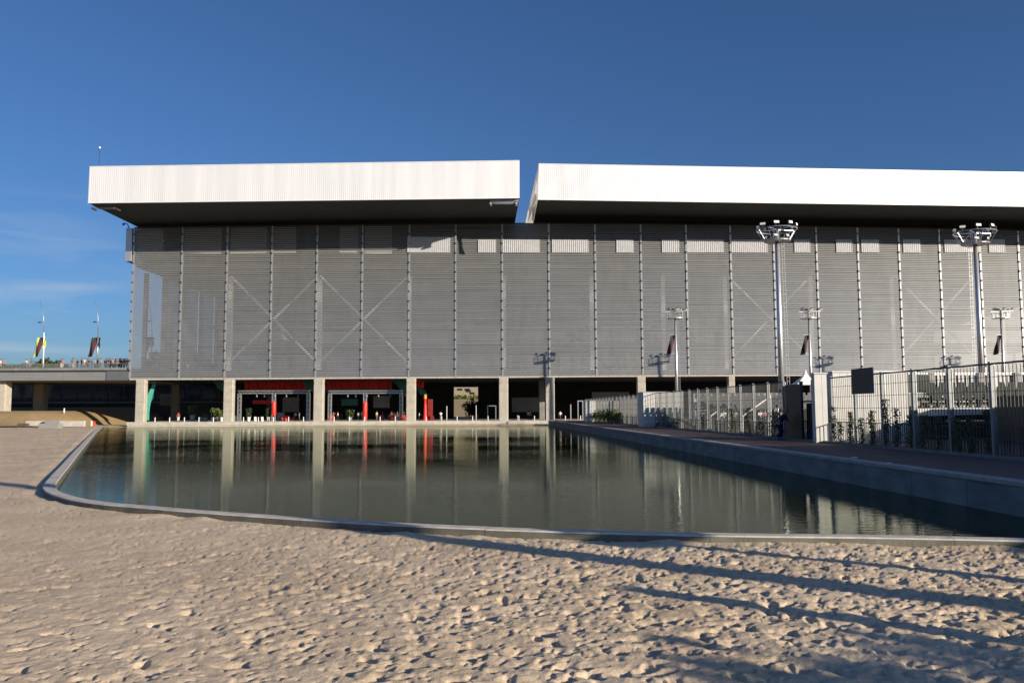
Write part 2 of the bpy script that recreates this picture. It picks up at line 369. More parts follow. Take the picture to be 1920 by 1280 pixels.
for i in range(2600):
    cx = rng.uniform(-23.5, 16.3); cy = rng.uniform(4.5, 33.5); right = min(max((cx+10)/12, 0), 1)
    if rng.random() > .25+.75*right: continue
    stamp(cx, cy, rng.uniform(0, math.pi), rng.uniform(.20, .30), rng.uniform(.09, .13), rng.uniform(.018, .04))
for i in range(26):                                   # walking trails
    cx = rng.uniform(-20, 12); cy = rng.uniform(5, 24); a = rng.uniform(0, 2*math.pi)
    for k in range(rng.integers(8, 26)):
        cx += math.cos(a)*.62; cy += math.sin(a)*.62; a += rng.normal(0, .12); s = .09 if k % 2 else -.09
        stamp(cx-math.sin(a)*s, cy+math.cos(a)*s, a, .27, .11, rng.uniform(.03, .05))
def sandz(x, y):
    base = .10+.16*np.clip((16-y)/12, 0, 1)+.12*np.clip((y-40)/100, 0, 1)
    fx = np.clip((x-hx0)/hr, 0, HW-2.001); fy = np.clip((y-hy0)/hr, 0, HH-2.001)
    ix = fx.astype(int); iy = fy.astype(int); u = fx-ix; v = fy-iy
    h = (Hm[iy, ix]*(1-u)+Hm[iy, ix+1]*u)*(1-v)+(Hm[iy+1, ix]*(1-u)+Hm[iy+1, ix+1]*u)*v
    inm = np.clip((34-y)/4, 0, 1)*np.clip((x-hx0)/3, 0, 1)*np.clip((hx0+HW*hr-x)/3, 0, 1)
    far = fbm(x*1.6, y*1.1, 4, 5)*.07
    fade = np.clip(1-(y-8)/45, .35, 1)
    return base+(h*inm*fade+far*(1-inm))
ys = [3.6]
while ys[-1] < 34: ys.append(ys[-1]+max(.016, ys[-1]**2/(2.55*830)*.85))
while ys[-1] < 152: ys.append(ys[-1]+max(.4, ys[-1]**2/(2.55*830)*1.0))
ys = np.array(ys)
us = np.concatenate([np.linspace(-1.9, -.70, 60)[:-1], np.linspace(-.70, .70, 1040), np.linspace(.70, 1.5, 50)[1:]])
UU, YY = np.meshgrid(us, ys); XX = UU*YY
XX = np.where(XX < -140, -140+(XX+140)*.2, XX)
ZZ = sandz(XX, YY)
dk = distpoly(XX, YY, [(p.x, p.y) for p in kerb_pts])
ins = inside(XX, YY, poly)
drift = .11*np.clip(vnoise(XX*1.3, YY*1.3, 9)*1.6-.7, 0, 1)*np.exp(-dk/.7)
ZZ = np.where(ins | ((XX > wallX(YY)-.35) & (YY > 14.2)), -.5, np.where(dk < 1.5, np.minimum(ZZ*np.clip(dk/.8, .6, 1)+.03*(1-dk/1.5), .24)+drift*(dk < 1.45), ZZ))
nr, nc = XX.shape
idx = np.arange(nr*nc).reshape(nr, nc)
quads = np.stack([idx[:-1, :-1], idx[:-1, 1:], idx[1:, 1:], idx[1:, :-1]], -1).reshape(-1, 4)
deep = (ins & (dk > .45)).ravel()
east = (XX > 16.5+YY*.02).ravel() & (YY > 16).ravel()
bad = (deep | east)[quads].all(1)
quads = quads[~bad]
used = np.unique(quads); remap = np.full(nr*nc, -1); remap[used] = np.arange(len(used)); quads = remap[quads]
co = np.stack([XX.ravel(), YY.ravel(), ZZ.ravel()], -1)[used]
me = bpy.data.meshes.new('sand_beach'); me.vertices.add(len(co)); me.vertices.foreach_set('co', co.ravel())
me.loops.add(len(quads)*4); me.loops.foreach_set('vertex_index', quads.ravel().astype(np.int32))
me.polygons.add(len(quads)); me.polygons.foreach_set('loop_start', np.arange(0, len(quads)*4, 4)); me.polygons.foreach_set('loop_total', np.full(len(quads), 4))
me.polygons.foreach_set('use_smooth', np.ones(len(quads), bool)); me.materials.append(M['sand']); me.update(calc_edges=True)
o = bpy.data.objects.new('sand', me); COL.objects.link(o); tag(o, kind='structure')
del Hm, gx, gy

# ------------------------------------------------------------------ ground, water, kerb, quay, promenade
mb = MB(); mb.add([(-4000, -500, -.9), (4000, -500, -.9), (4000, 5000, -.9), (-4000, 5000, -.9)], [(0, 1, 2, 3)])
tag(mb.build('ground', 'ground'), kind='structure')
mb = MB(); mb.add([(-135, 9, 0), (40, 9, 0), (40, 185, 0), (-135, 185, 0)], [(0, 1, 2, 3)])
tag(mb.build('water', 'water'), kind='structure')
# kerb round the pool
def smooth(P, n=6):
    o = []
    for i in range(len(P)-1):
        p0 = P[max(i-1, 0)]; p1 = P[i]; p2 = P[i+1]; p3 = P[min(i+2, len(P)-1)]
        for k in range(n):
            t = k/n; o.append(.5*((2*p1)+(-p0+p2)*t+(2*p0-5*p1+4*p2-p3)*t*t+(-p0+3*p1-3*p2+p3)*t*t*t))
    return o+[P[-1]]
def ribbon(mb, C, half, z0, z1, cham=.025):
    n = len(C); prof = [(-half, z0), (-half, z1-cham), (-half+cham, z1), (half-cham, z1), (half, z1-cham), (half, z0)]
    vs = []; fs = []
    for i, p in enumerate(C):
        t = (C[min(i+1, n-1)]-C[max(i-1, 0)]); t.z = 0; t.normalize(); nn = Vector((-t.y, t.x, 0))
        for a, z in prof: vs.append(Vector((p.x, p.y, 0))+nn*a+Vector((0, 0, z)))
    m = len(prof)
    for i in range(n-1):
        for k in range(m-1): fs.append((i*m+k, (i+1)*m+k, (i+1)*m+k+1, i*m+k+1))
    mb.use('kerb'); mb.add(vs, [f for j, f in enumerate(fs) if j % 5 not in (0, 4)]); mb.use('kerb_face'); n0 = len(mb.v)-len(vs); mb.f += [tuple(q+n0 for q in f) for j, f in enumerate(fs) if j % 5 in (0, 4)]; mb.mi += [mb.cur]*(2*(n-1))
C = smooth(kerb_pts, 8)
mb = MB()
# kerb stones: break the run every few metres with a thin joint
acc = [0]
for a, b in zip(C[:-1], C[1:]): acc.append(acc[-1]+(b-a).length)
def samp(s):
    s = min(max(s, 0), acc[-1]); i = max(0, min(len(acc)-2, int(np.searchsorted(acc, s))-1)); t = (s-acc[i])/(acc[i+1]-acc[i]+1e-9); return C[i].lerp(C[i+1], t)
s = 0
while s < acc[-1]-.5:
    e = min(s+4.6, acc[-1]); q = [samp(s+.005+(e-s-.01)*k/8) for k in range(9)]; dz = random.uniform(-.006, .006)
    ribbon(mb, q, .20, -.3, ZK+dz); s = e
tag(mb.build('kerb', 'kerb'), kind='structure')
mb = MB(); ribbon(mb, C, .19, -.32, ZK-.012); tag(mb.build('kerb_joint', 'concrete_dk'), kind='structure')

# quay in front of and below the arena
mb = MB(); XL = atF(252, 790).x-.6
def slab(mb, x0, x1, off0, off1, z0, z1):
    mb.hexa([(x0, FY(x0, off0), z0), (x1, FY(x1, off0), z0), (x1, FY(x1, off1), z0), (x0, FY(x0, off1), z0), (x0, FY(x0, off0), z1), (x1, FY(x1, off0), z1), (x1, FY(x1, off1), z1), (x0, FY(x0, off1), z1)])
slab(mb, XL, 150, -1.4, 60, -.9, .22)
slab(mb, XL-.1, 150, -1.5, 60, .26, ZQ)
mb.use('concrete_lt')
tag(mb.build('quay', 'concrete_lt'), kind='structure')
# promenade on the right
mb = MB(); Y0, Y1 = 6, 147
mb.hexa([(wallX(Y0)+.62, Y0, -.9), (40, Y0, -.9), (40, Y1, -.9), (wallX(Y1)+.62, Y1, -.9), (wallX(Y0)+.62, Y0, ZQ-.02), (120, Y0, ZQ-.02), (120, Y1, ZQ-.02), (wallX(Y1)+.62, Y1, ZQ-.02)])
tag(mb.build('promenade', 'path'), kind='structure')
t = W('pool_wall', (wallX(40), 40, 0), 'long concrete pool wall with pale coping along the right promenade', 'wall')
mb = MB(); n = 48
for i in range(n):
    a = Y0+(Y1-Y0)*i/n; b = Y0+(Y1-Y0)*(i+1)/n-.02
    mb.hexa([(wallX(a)+.06, a, -.9), (wallX(a)+.5, a, -.9), (wallX(b)+.5, b, -.9), (wallX(b)+.06, b, -.9), (wallX(a)+.06, a, ZQ-.1), (wallX(a)+.5, a, ZQ-.1), (wallX(b)+.5, b, ZQ-.1), (wallX(b)+.06, b, ZQ-.1)])
t.part(mb, 'wall_face', 'wall_pool')
mb = MB()
for i in range(n*2):
    a = Y0+(Y1-Y0)*i/n/2; b = Y0+(Y1-Y0)*(i+1)/n/2-.012; z = ZQ+random.uniform(-.004, .004)
    mb.hexa([(wallX(a), a, ZQ-.1), (wallX(a)+.6, a, ZQ-.1), (wallX(b)+.6, b, ZQ-.1), (wallX(b), b, ZQ-.1), (wallX(a), a, z), (wallX(a)+.6, a, z), (wallX(b)+.6, b, z), (wallX(b), b, z)])
t.part(mb, 'coping', 'coping')

# ------------------------------------------------------------------ the arena
mull_px = [247, 338.5, 423.5, 508, 593, 678.5, 766.8, 854.2, 942.1, 1030, 1117.4, 1203.7, 1289.2, 1372.8, 1454.2, 1535, 1613, 1690.5, 1767, 1843, 1916, 1990, 2065, 2140, 2215]
mX = [atF(x, 590).x for x in mull_px]
def itp(x, P):
    return float(np.interp(x, [p[0] for p in P], [p[1] for p in P]))
topP = [(atF(x, y).x, atF(x, y).z) for x, y in ((250, 428), (520, 424), (960, 419.5), (1200, 421), (1450, 424.5), (1700, 429), (1850, 432.5), (1920, 434))]
botP = [(atF(x, y).x, atF(x, y).z) for x, y in ((250, 709), (400, 708.5), (600, 707), (760, 706), (940, 705), (1115, 703.5), (1290, 702.5), (1376, 702), (1850, 700))]
zt = lambda x: itp(x, topP)
zb = lambda x: itp(x, botP)
A = W('arena', (0, 150, ZQ), 'huge grey sports arena wrapped in metal louvres under bright corrugated roof boxes', 'arena')
NS = 80
def screen(mb, p0, p1, z00, z01, z10, z11, n=NS, gap=.27):
    # slats between two uprights; p0,p1 plan points; z bottom/top at each
    dx = Vector((p1[0]-p0[0], p1[1]-p0[1], 0)).normalized(); nn = Vector((-dx.y, dx.x, 0))
    for k in range(n):
        j = random.uniform(-.012, .012); g = gap
        vs = []
        for (p, a, b) in ((p0, z00, z01), (p1, z10, z11)):
            h = (b-a)/n; lo = a+h*(k+g*.5)+j; hi = a+h*(k+1-g*.5)+j
            vs.append([Vector((p[0], p[1], lo))-nn*.05, Vector((p[0], p[1], lo-.01))-nn*.02, Vector((p[0], p[1], hi+.01))+nn*.05, Vector((p[0], p[1], hi))+nn*.02])
        a, b = vs
        mb.add(a+b, [(0, 4, 7, 3), (1, 2, 6, 5), (3, 7, 6, 2), (0, 1, 5, 4), (0, 3, 2, 1), (4, 5, 6, 7)])
for i in range(len(mX)-1):
    xa, xb = mX[i]+.17, mX[i+1]-.17; mb = MB()
    screen(mb, (xa, FY(xa)), (xb, FY(xb)), zb(xa)+.1, zt(xa), zb(xb)+.1, zt(xb))
    A.part(mb, 'louvre_panel', ('slat', 'slat_b', 'slat_c')[(i*7+i//3) % 3])
for i, x in enumerate(mX):
    mb = MB().use('mullion'); z0, z1 = zb(x), zt(x); w_ = .15
    mb.box(x-w_, x+w_, FY(x)-.14, FY(x)+.12, z0-.15, z1); mb.use('clip')
    k = 0; z = z0+1.2
    while z < z1-.4: mb.box(x-w_-.02, x+w_*.55, FY(x)-.2, FY(x)-.145, z, z+.34); z += 1.76
    A.part(mb, 'mullion')
# top cap, bottom rail
mb = MB(); mb2 = MB()
for i in range(len(mX)-1):
    a, b = mX[i], mX[i+1]
    for (q, dz0, dz1, f) in ((mb, 0.0, .18, zt), (mb2, -.32, .03, zb)):
        q.hexa([(a, FY(a)-.1, f(a)+dz0), (b, FY(b)-.1, f(b)+dz0), (b, FY(b)+.5, f(b)+dz0), (a, FY(a)+.5, f(a)+dz0), (a, FY(a)-.1, f(a)+dz1), (b, FY(b)-.1, f(b)+dz1), (b, FY(b)+.5, f(b)+dz1), (a, FY(a)+.5, f(a)+dz1)])
A.part(mb, 'top_rail', 'dark_metal'); A.part(mb2, 'bottom_rail', 'coping')
XR = mX[-1]
# white sheets at the top of the screen
for (a, b) in ((256, 305), (345, 415), (432, 500), (512, 555), (637, 672), (684, 735), (765, 845), (897, 930), (943, 1012), (1035, 1103), (1155, 1187), (1240, 1272), (1287, 1355), (1370, 1437), (1487, 1517), (1565, 1595), (1612, 1645), (1690, 1722), (1767, 1835), (1850, 1880)):
    p = atF(a, 470, .7); q = atF(b, 470, .7); z0 = atF((a+b)/2, 475, .7).z; mb = MB(); x = p.x; tz = zt(x)-.05 if a < 760 else atF((a+b)/2, 451 if a > 860 else 446, .7).z
    while x < q.x-.05:                                     # ribbed sheet
        e = min(x+.36, q.x); mb.box(x, e-.10 if a > 760 else e-.05, FY(x, .66), FY(x, .76), z0, tz); mb.box(e-.03, e, FY(x, .70), FY(x, .76), z0, tz); x = e
    o_ = A.part(mb, 'spandrel_sheet', 'spandrel')
    if a > 760: o_.data.materials[0] = M['sunlit_sheet']; o_.location.y -= .86  # right sheets: the sunlit strip shaped as pale sheets before the louvres
# interior: floor slab, ceiling, walls
zf = at(243, 696, 150).z; zc = atF(254, 499).z
mb = MB(); slab(mb, mX[0]-.1, XR, .55, 60, zb(0)+.1, zf); A.part(mb, 'floor_slab', 'inner_mid')
mb = MB(); slab(mb, mX[0]+.1, XR, 1.0, 60, zc, zc+.5); A.part(mb, 'ceiling', 'inner')
mb = MB(); slab(mb, mX[0]+6, XR, 27, 28, zf, zc); A.part(mb, 'back_wall', 'inner')
for px in range(560, 1950, 62):
    p = at(px, 600, 176.8); h = random.choice((3, 5, 8)); mb = MB(); mb.box(p.x-.8, p.x+.8+random.random()*1.5, FY(p.x, 26.6), FY(p.x, 26.9), zf, zf+h); A.part(mb, 'inner_partition', 'inner_mid')
# lit hall furnishings, seen dimly: counter blocks and a raised gallery
mb = MB()
slab(mb, mX[1], XR, 14, 20, zf+9.0, zf+9.4); A.part(mb, 'gallery', 'inner_mid')
# side colonnade at the left end
SX = lambda Y: mX[0]-(Y-148)*.0
for k, (off, wd_) in enumerate(((2.5, .0), (11.8, .9), (21, .7), (31, .7), (41, .7))):
    x = mX[0]+.3
    if wd_ == 0: continue
    mb = MB(); mb.box(x, x+wd_, FY(x, off), FY(x, off)+wd_, zf, zc); A.part(mb, 'side_column', 'inner_mid')
p = at(271, 600, 155); mb = MB(); mb.box(p.x-.35, p.x+.35, p.y, p.y+.6, zf, zc); A.part(mb, 'side_column', 'inner_mid')
for k in range(5):
    ya = FY(mX[0], 12.8+k*9.4); yb = ya+8.6; mb = MB(); mb.box(mX[0]+.05, mX[0]+.15, ya, yb, zf, zc); A.part(mb, 'side_mesh_panel', 'mesh_alpha')
mb = MB(); mb.box(mX[0]+.06, mX[0]+.16, FY(mX[0], .8), FY(mX[0], 50), zc+.5, zt(mX[0])); A.part(mb, 'side_head_panel', 'inner_mid')
mb = MB(); x = mX[0]+.3
mb.bar((x, FY(x, .8), zf+1.1), (x, FY(x, 55), zf+1.1), .1); mb.bar((x, FY(x, .8), zf+.6), (x, FY(x, 55), zf+.6), .06); A.part(mb, 'balustrade', 'inner_mid')
# cross bracing and main steel columns behind the screen
for px in (437, 602, 768, 945, 1110, 1245, 1363, 1527, 1683, 1840):
    x = at(px, 600, 154.6).x; mb = MB(); mb.box(x-.38, x+.38, FY(x, 4.2), FY(x, 4.9), zf, zc-.02); A.part(mb, 'steel_column', 'brace')
for (a, b) in ((437, 602), (602, 768), (1363, 1527), (1683, 1840)):
    pa = at(a, 500, 154.6); pb = at(b, 500, 154.6); z0 = zf+1.5; z1 = zc-.8
    for (u, v, o_) in (((pa.x, z1), (pb.x, z0), 4.15), ((pb.x, z1), (pa.x, z0), 4.6)):
        mb = MB(); mb.bar((u[0], FY(u[0], o_), u[1]), (v[0], FY(v[0], o_), v[1]), .34, .3, up=(0, 1, 0)); A.part(mb, 'brace', 'brace')
# hanging pennants / people-high display inside, visible as pale shapes
mb = MB()
p = at(524, 615, 165); q = at(545, 640, 165)
mb.add([(p.x, 165, p.z), (p.x+.9, 165, p.z-.2), (q.x, 165, q.z), (p.x+.8, 165, q.z+.4), (p.x, 165.05, p.z), (p.x+.9, 165.05, p.z-.2), (q.x, 165.05, q.z), (p.x+.8, 165.05, q.z+.4)], [(0, 3, 2, 1), (4, 5, 6, 7), (0, 1, 5, 4), (1, 2, 6, 5), (2, 3, 7, 6), (3, 0, 4, 7)])
A.part(mb, 'interior_lightwell', 'white')
# gutter box at the left corner
p = atF(237.5, 428); mb = MB(); q = atF(248.5, 490)
mb.box(p.x, q.x-.15, p.y-.2, p.y+3.2, q.z, p.z); A.part(mb, 'corner_box', 'galv', bevel=.04)
mb = MB(); pts = [atF(x, y) for x, y in ((242, 428), (241, 424), (238.5, 420), (234.5, 418.5), (231.5, 420.5))]; mb.tube(pts, .09, 6); mb.ell(pts[-1], (.2, .2, .25)); A.part(mb, 'camera_arm', 'dark_metal')

# undercroft
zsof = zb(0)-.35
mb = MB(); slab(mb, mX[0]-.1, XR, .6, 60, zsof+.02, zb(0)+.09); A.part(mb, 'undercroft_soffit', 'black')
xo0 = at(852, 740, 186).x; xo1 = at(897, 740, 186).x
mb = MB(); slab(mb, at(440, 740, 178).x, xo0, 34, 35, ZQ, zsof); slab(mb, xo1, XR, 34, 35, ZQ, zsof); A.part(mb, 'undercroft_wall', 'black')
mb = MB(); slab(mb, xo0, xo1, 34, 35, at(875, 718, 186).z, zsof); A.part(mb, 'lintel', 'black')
def column(a, b, off=-.9, dp=2.0, ztop=None, m='concrete'):
    dp = 1.3
    if b < 960: b -= (960-b)*dp/150
    else: a += (a-960)*dp/150
    p = atF(a, 750, off); q = atF(b, 750, off); x0, x1 = p.x, q.x; y0 = FY(x0, off); ztop = ztop or zb(x0)-.33
    mb = MB(); c = .12
    def oct(x0, x1, y0, y1, z0, z1):
        P = [(x0+c, y0), (x1-c, y0), (x1, y0+c), (x1, y1-c), (x1-c, y1), (x0+c, y1), (x0, y1-c), (x0, y0+c)]
        mb.add([(x, y, z0) for x, y in P]+[(x, y, z1) for x, y in P], [tuple(range(7, -1, -1)), tuple(range(8, 16))]+[(i, (i+1) % 8, 8+(i+1) % 8, 8+i) for i in range(8)])
    z = ZQ; H = ztop-.95
    while z < H-.3:
        e = min(z+1.75, H); oct(x0, x1, y0, y0+dp, z+.004, e-.012); z = e      # cast lifts
    oct(x0+.06, x1-.06, y0+.06, y0+dp-.06, ZQ-.2, ztop-.05)
    oct(x0, x1, y0, y0+dp, H+.08, H+.24); oct(x0, x1, y0, y0+dp, H+.34, ztop)
    return A.part(mb, 'column', m)
for a, b in ((253, 277), (418, 441), (587, 609), (761, 780.5), (935, 953), (1022, 1040), (1193, 1211), (1363, 1379), (1530, 1546), (1690, 1706), (1850, 1866)): column(a, b)
column(320, 341, 25, 1.5, m='concrete_dk')
column(500, 512, 30, 1.2, m='concrete_dk'); column(1010, 1021, 12, 1.5, m='concrete_dk')
for (a, y0, b, y1, off, m_) in ((474, 750, 512, 757, 12, 'red_dk'), (640, 748, 670, 760, 16, 'teal_dk'), (300, 738, 330, 760, 30, 'inner_mid'), (960, 745, 1010, 772, 26, 'inner_mid'), (530, 745, 560, 772, 22, 'inner_mid'), (700, 742, 730, 764, 20, 'inner_mid'), (1110, 735, 1180, 748, 24, 'inner_mid')):
    mb = MB(); p = at(a, y0, 150+off); q = at(b, y1, 150+off); mb.box(p.x, q.x, p.y, p.y+.4, q.z, p.z); A.part(mb, 'kiosk_panel', m_)
# red and teal painted pieces hanging in the undercroft
def panel(a, y0, b, y1, off, m, name, n=1, t=.3):
    mb = MB(); p = at(a, y0, 150+off); q = at(b, y1, 150+off); wv = (q.x-p.x)/n
    for i in range(n): mb.box(p.x+i*wv+.04, p.x+(i+1)*wv-.04, p.y+(.12 if i % 2 else 0), p.y+t, q.z, min(p.z, zsof))
    return A.part(mb, name, m)
panel(612, 712, 735, 729, 9, 'red_dk', 'red_ceiling_panel', 14)
panel(458, 714, 575, 731, 14, 'red_dk', 'red_ceiling_panel', 14)
panel(782, 713, 795, 727, 6, 'red_dk', 'red_ceiling_panel', 2)
def wedge(P, off, m, name, t=.4):
    mb = MB(); n = len(P); vs = [at(x, y, 150+off) for x, y in P]; vs2 = [v+Vector((0, t, 0)) for v in vs]
    mb.add(vs+vs2, [tuple(range(n)), tuple(range(2*n-1, n-1, -1))]+[((i+1) % n, i, n+i, n+(i+1) % n) for i in range(n)]); return A.part(mb, name, m)
wedge([(735, 711), (760, 711), (761, 742), (752, 732)], 7, 'teal_dk', 'teal_fin')
wedge([(398, 711), (418, 711), (418, 733), (408, 728)], 8, 'teal_dk', 'teal_fin')
wedge([(566, 711), (587, 711), (587, 735), (576, 730)], 10, 'teal_dk', 'teal_fin')
wedge([(610, 727), (735, 729), (752, 738), (700, 735), (640, 740), (612, 735)], 11, 'teal_dk', 'teal_fin')
wedge([(781, 727), (795, 729), (803, 741), (788, 740)], 8, 'teal_dk', 'teal_fin')
# roof blocks
def roofblock(TL, TR, BR, BL, Yf, depth, dirL, dirR, left):
    tl = at(*TL, Yf); tr = at(*TR, Yf+FT*0); bl = at(*BL, Yf); br = at(*BR, Yf)
    # keep the front parallel to the screen
    def fp(px, py):
        d = ray(px, py); t = Yf/(d.y-FT*d.x); return Vector((d.x*t, d.y*t, EYE+d.z*t))
    tl, tr, br, bl = fp(*TL), fp(*TR), fp(*BR), fp(*BL)
    roof = MB()
    dl = Vector((dirL, 1, 0))*depth; dr = Vector((dirR, 1, 0))*depth
    ins_ = Vector((0, .25, 0))
    zl = Vector((0, 0, -.05))
    # top sheet + rear + sides
    roof.use('roof_top'); roof.add([tl+ins_+zl, tr+ins_+zl, tr+dr+zl, tl+dl+zl], [(0, 1, 2, 3)])
    roof.add([br+dr, bl+dl, tl+dl+zl, tr+dr+zl], [(0, 1, 2, 3)])
    ro = A.part(roof, 'roof')
    f = MB(); n = int((br-bl).length/.33); vs = []; fs = []
    prof = [(0, 0), (.25, .008), (.5, .016), (.75, .008)]
    nn = Vector((FT, -1, 0)).normalized()
    for i in range(n+1):
        for (u, d) in prof:
            t = min((i+u)/n, 1.0); j = 0
            a = bl.lerp(br, t)+nn*(d); b = tl.lerp(tr, t)+nn*(d)
            vs += [a, b]
            if t >= 1: break
    m = len(vs)//2
    for i in range(m-1): fs.append((2*i, 2*i+2, 2*i+3, 2*i+1))
    f.add(vs, fs); A.part(f, 'fascia', 'fascia', ro)
    e = MB(); e.bar(tl+nn*.02+Vector((0, .1, .03)), tr+nn*.02+Vector((0, .1, .03)), .28, .10); e.bar(bl+nn*.0+Vector((0, .1, -.05)), br+Vector((0, .1, -.05)), .3, .12)
    A.part(e, 'fascia_trim', 'fascia_edge', ro)
    # left side sheet with recessed beige band (seen on the right block)
    for (pb, pt, dd, sg) in ((bl, tl, dl, 1), (br, tr, dr, -1)):
        s = MB().use('fascia_edge')
        for (z0, z1, m_, ind) in ((0, .16, 'fascia_edge', 0), (.16, .80, 'recess', 0), (.80, 1.0, 'fascia_edge', 0)):
            s.use(m_ if sg == 1 else 'fascia_edge'); iv = Vector((ind*sg, 0, 0)); a = pb.lerp(pt, z0)+iv+ins_*.6; c = pb.lerp(pt, z1)+iv+ins_*.6
            s.add([a, c, c+dd-ins_*.6, a+dd-ins_*.6], [(0, 1, 2, 3)] if sg == -1 else [(3, 2, 1, 0)])
        A.part(s, 'roof_end', None, ro)
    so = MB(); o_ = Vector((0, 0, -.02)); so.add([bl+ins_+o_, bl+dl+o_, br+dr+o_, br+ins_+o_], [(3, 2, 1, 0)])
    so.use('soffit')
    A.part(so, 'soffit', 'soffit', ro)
    return ro, tl, tr, bl, br
r1, tl, tr, bl, br = roofblock((168, 313), (974, 301.5), (974, 370.5), (165, 380), 135.0, 60, 0, -.038, True)
r2, tl2, tr2, bl2, br2 = roofblock((1010, 307.5), (2200, 329), (2200, 390), (1008, 373.5), 138.2, 60, -.038, -.038, False)
fr = [at(1009.5, 309, 138.35), at(1008, 374, 138.35), at(999.5, 418, 140.0), at(985, 418, 140.3)]
def plate(P, th, name, m):
    mb = MB(); n = len(P); Q = [p+Vector((.02, th, 0)) for p in P]; mb.add(P+Q, [tuple(range(n)), tuple(range(2*n-1, n-1, -1))]+[((i+1) % n, i, n+i, n+(i+1) % n) for i in range(n)]); return A.part(mb, name, m, r2)
plate([fr[0], fr[1], fr[2], fr[3]], .25, 'added_end_fin', 'fascia_edge')  # added fin, splayed so the sun lights it beside the shaded roof end
c_ = sum(fr, Vector())/4; g_ = [fr[0].lerp(fr[3], .35).lerp(fr[1].lerp(fr[2], .35), .35), fr[1].lerp(fr[2], .25).lerp(fr[0].lerp(fr[3], .3), .3), fr[2].lerp(fr[3], .28), fr[3].lerp(fr[2], .32)]
plate([p-Vector((0, .02, 0)) for p in g_], .02, 'added_fin_inset', 'recess')
def gantry(px0, px1, py, Yf, ro, flip):
    p = at(px0, py, Yf); q = at(px1, py, Yf); g = MB(); z = p.z; h = .75; L_ = q.x-p.x
    P = [(0, 0), (.12, -.55) if not flip else (.10, -.6), (.22, -.75), (.78, -.75), (.9, -.45), (1, -.6), (1, 0)]
    vs = [(p.x+u*L_, Yf, z+v) for u, v in P]; v2 = [(x, y+1.1, zz) for x, y, zz in vs]; n = len(P)
    g.add(vs+v2, [tuple(range(n)), tuple(range(2*n-1, n-1, -1))]+[((i+1) % n, i, n+i, n+(i+1) % n) for i in range(n)])
    for u in (.06, .93): g.tube([(p.x+u*L_, Yf-.1, z-.85), (p.x+u*L_, Yf+1.2, z-.85)], .2, 10)
    return A.part(g, 'roof_bogie', 'galv', ro)
gantry(170, 223, 381.5, 136.0, r1, False); gantry(917, 972, 372, 136.0, r1, True)
# dark head wall between the soffits and the top of the screen
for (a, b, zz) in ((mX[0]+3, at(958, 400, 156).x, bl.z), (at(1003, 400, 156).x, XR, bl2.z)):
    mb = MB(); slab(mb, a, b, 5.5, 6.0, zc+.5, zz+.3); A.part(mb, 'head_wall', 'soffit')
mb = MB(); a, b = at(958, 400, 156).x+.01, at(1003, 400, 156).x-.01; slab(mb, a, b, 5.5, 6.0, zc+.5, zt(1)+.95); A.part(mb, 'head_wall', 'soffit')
p = at(943, 395, 146); mb = MB(); mb.box(p.x-.25, p.x+.25, 149.2, 149.6, zt(p.x), bl.z); A.part(mb, 'roof_jack', 'dark_metal')
# antenna
p = at(186, 312, 140); q = at(187, 277, 140); t = W('antenna', (p.x, 140, p.z-.4), 'thin antenna rod with white tip on the left roof box', 'antenna')
mb = MB(); mb.tube([(p.x, 140, p.z-.5), (q.x, 140, q.z)], .045, 6); rod = t.part(mb, 'rod', 'dark_metal'); mb = MB(); mb.ell(q, (.18, .18, .2)); t.part(mb, 'tip', 'white')

# sunlit ground, bank and pale building far behind the passage
mb = MB(); a = at(820, 767, 350); b = at(930, 767, 350)
mb.add([(a.x, 330, .2), (b.x, 330, .2), (b.x+3, 395, at(880, 748, 395).z), (a.x-3, 395, at(880, 748, 395).z)], [(0, 1, 2, 3)])
tag(mb.build('embankment', 'bank'), kind='structure')
a = at(820, 742, 420); b = at(930, 700, 420)
t = W('beige_building', (a.x, 420, 4), 'beige building with small dark windows seen far through the passage under the arena', 'building')
mb = MB(); mb.box(a.x, b.x, 420, 440, 0, b.z); t.part(mb, 'wall', 'far_beige')
for (x, y) in ((868, 721), (876, 730), (878, 733), (885, 737), (862, 730)):
    w_ = at(x, y, 419.9); mb = MB(); mb.box(w_.x-1.3, w_.x+1.3, 419.9, 419.98, w_.z-.5, w_.z+.5); t.part(mb, 'window', 'glass_dk')

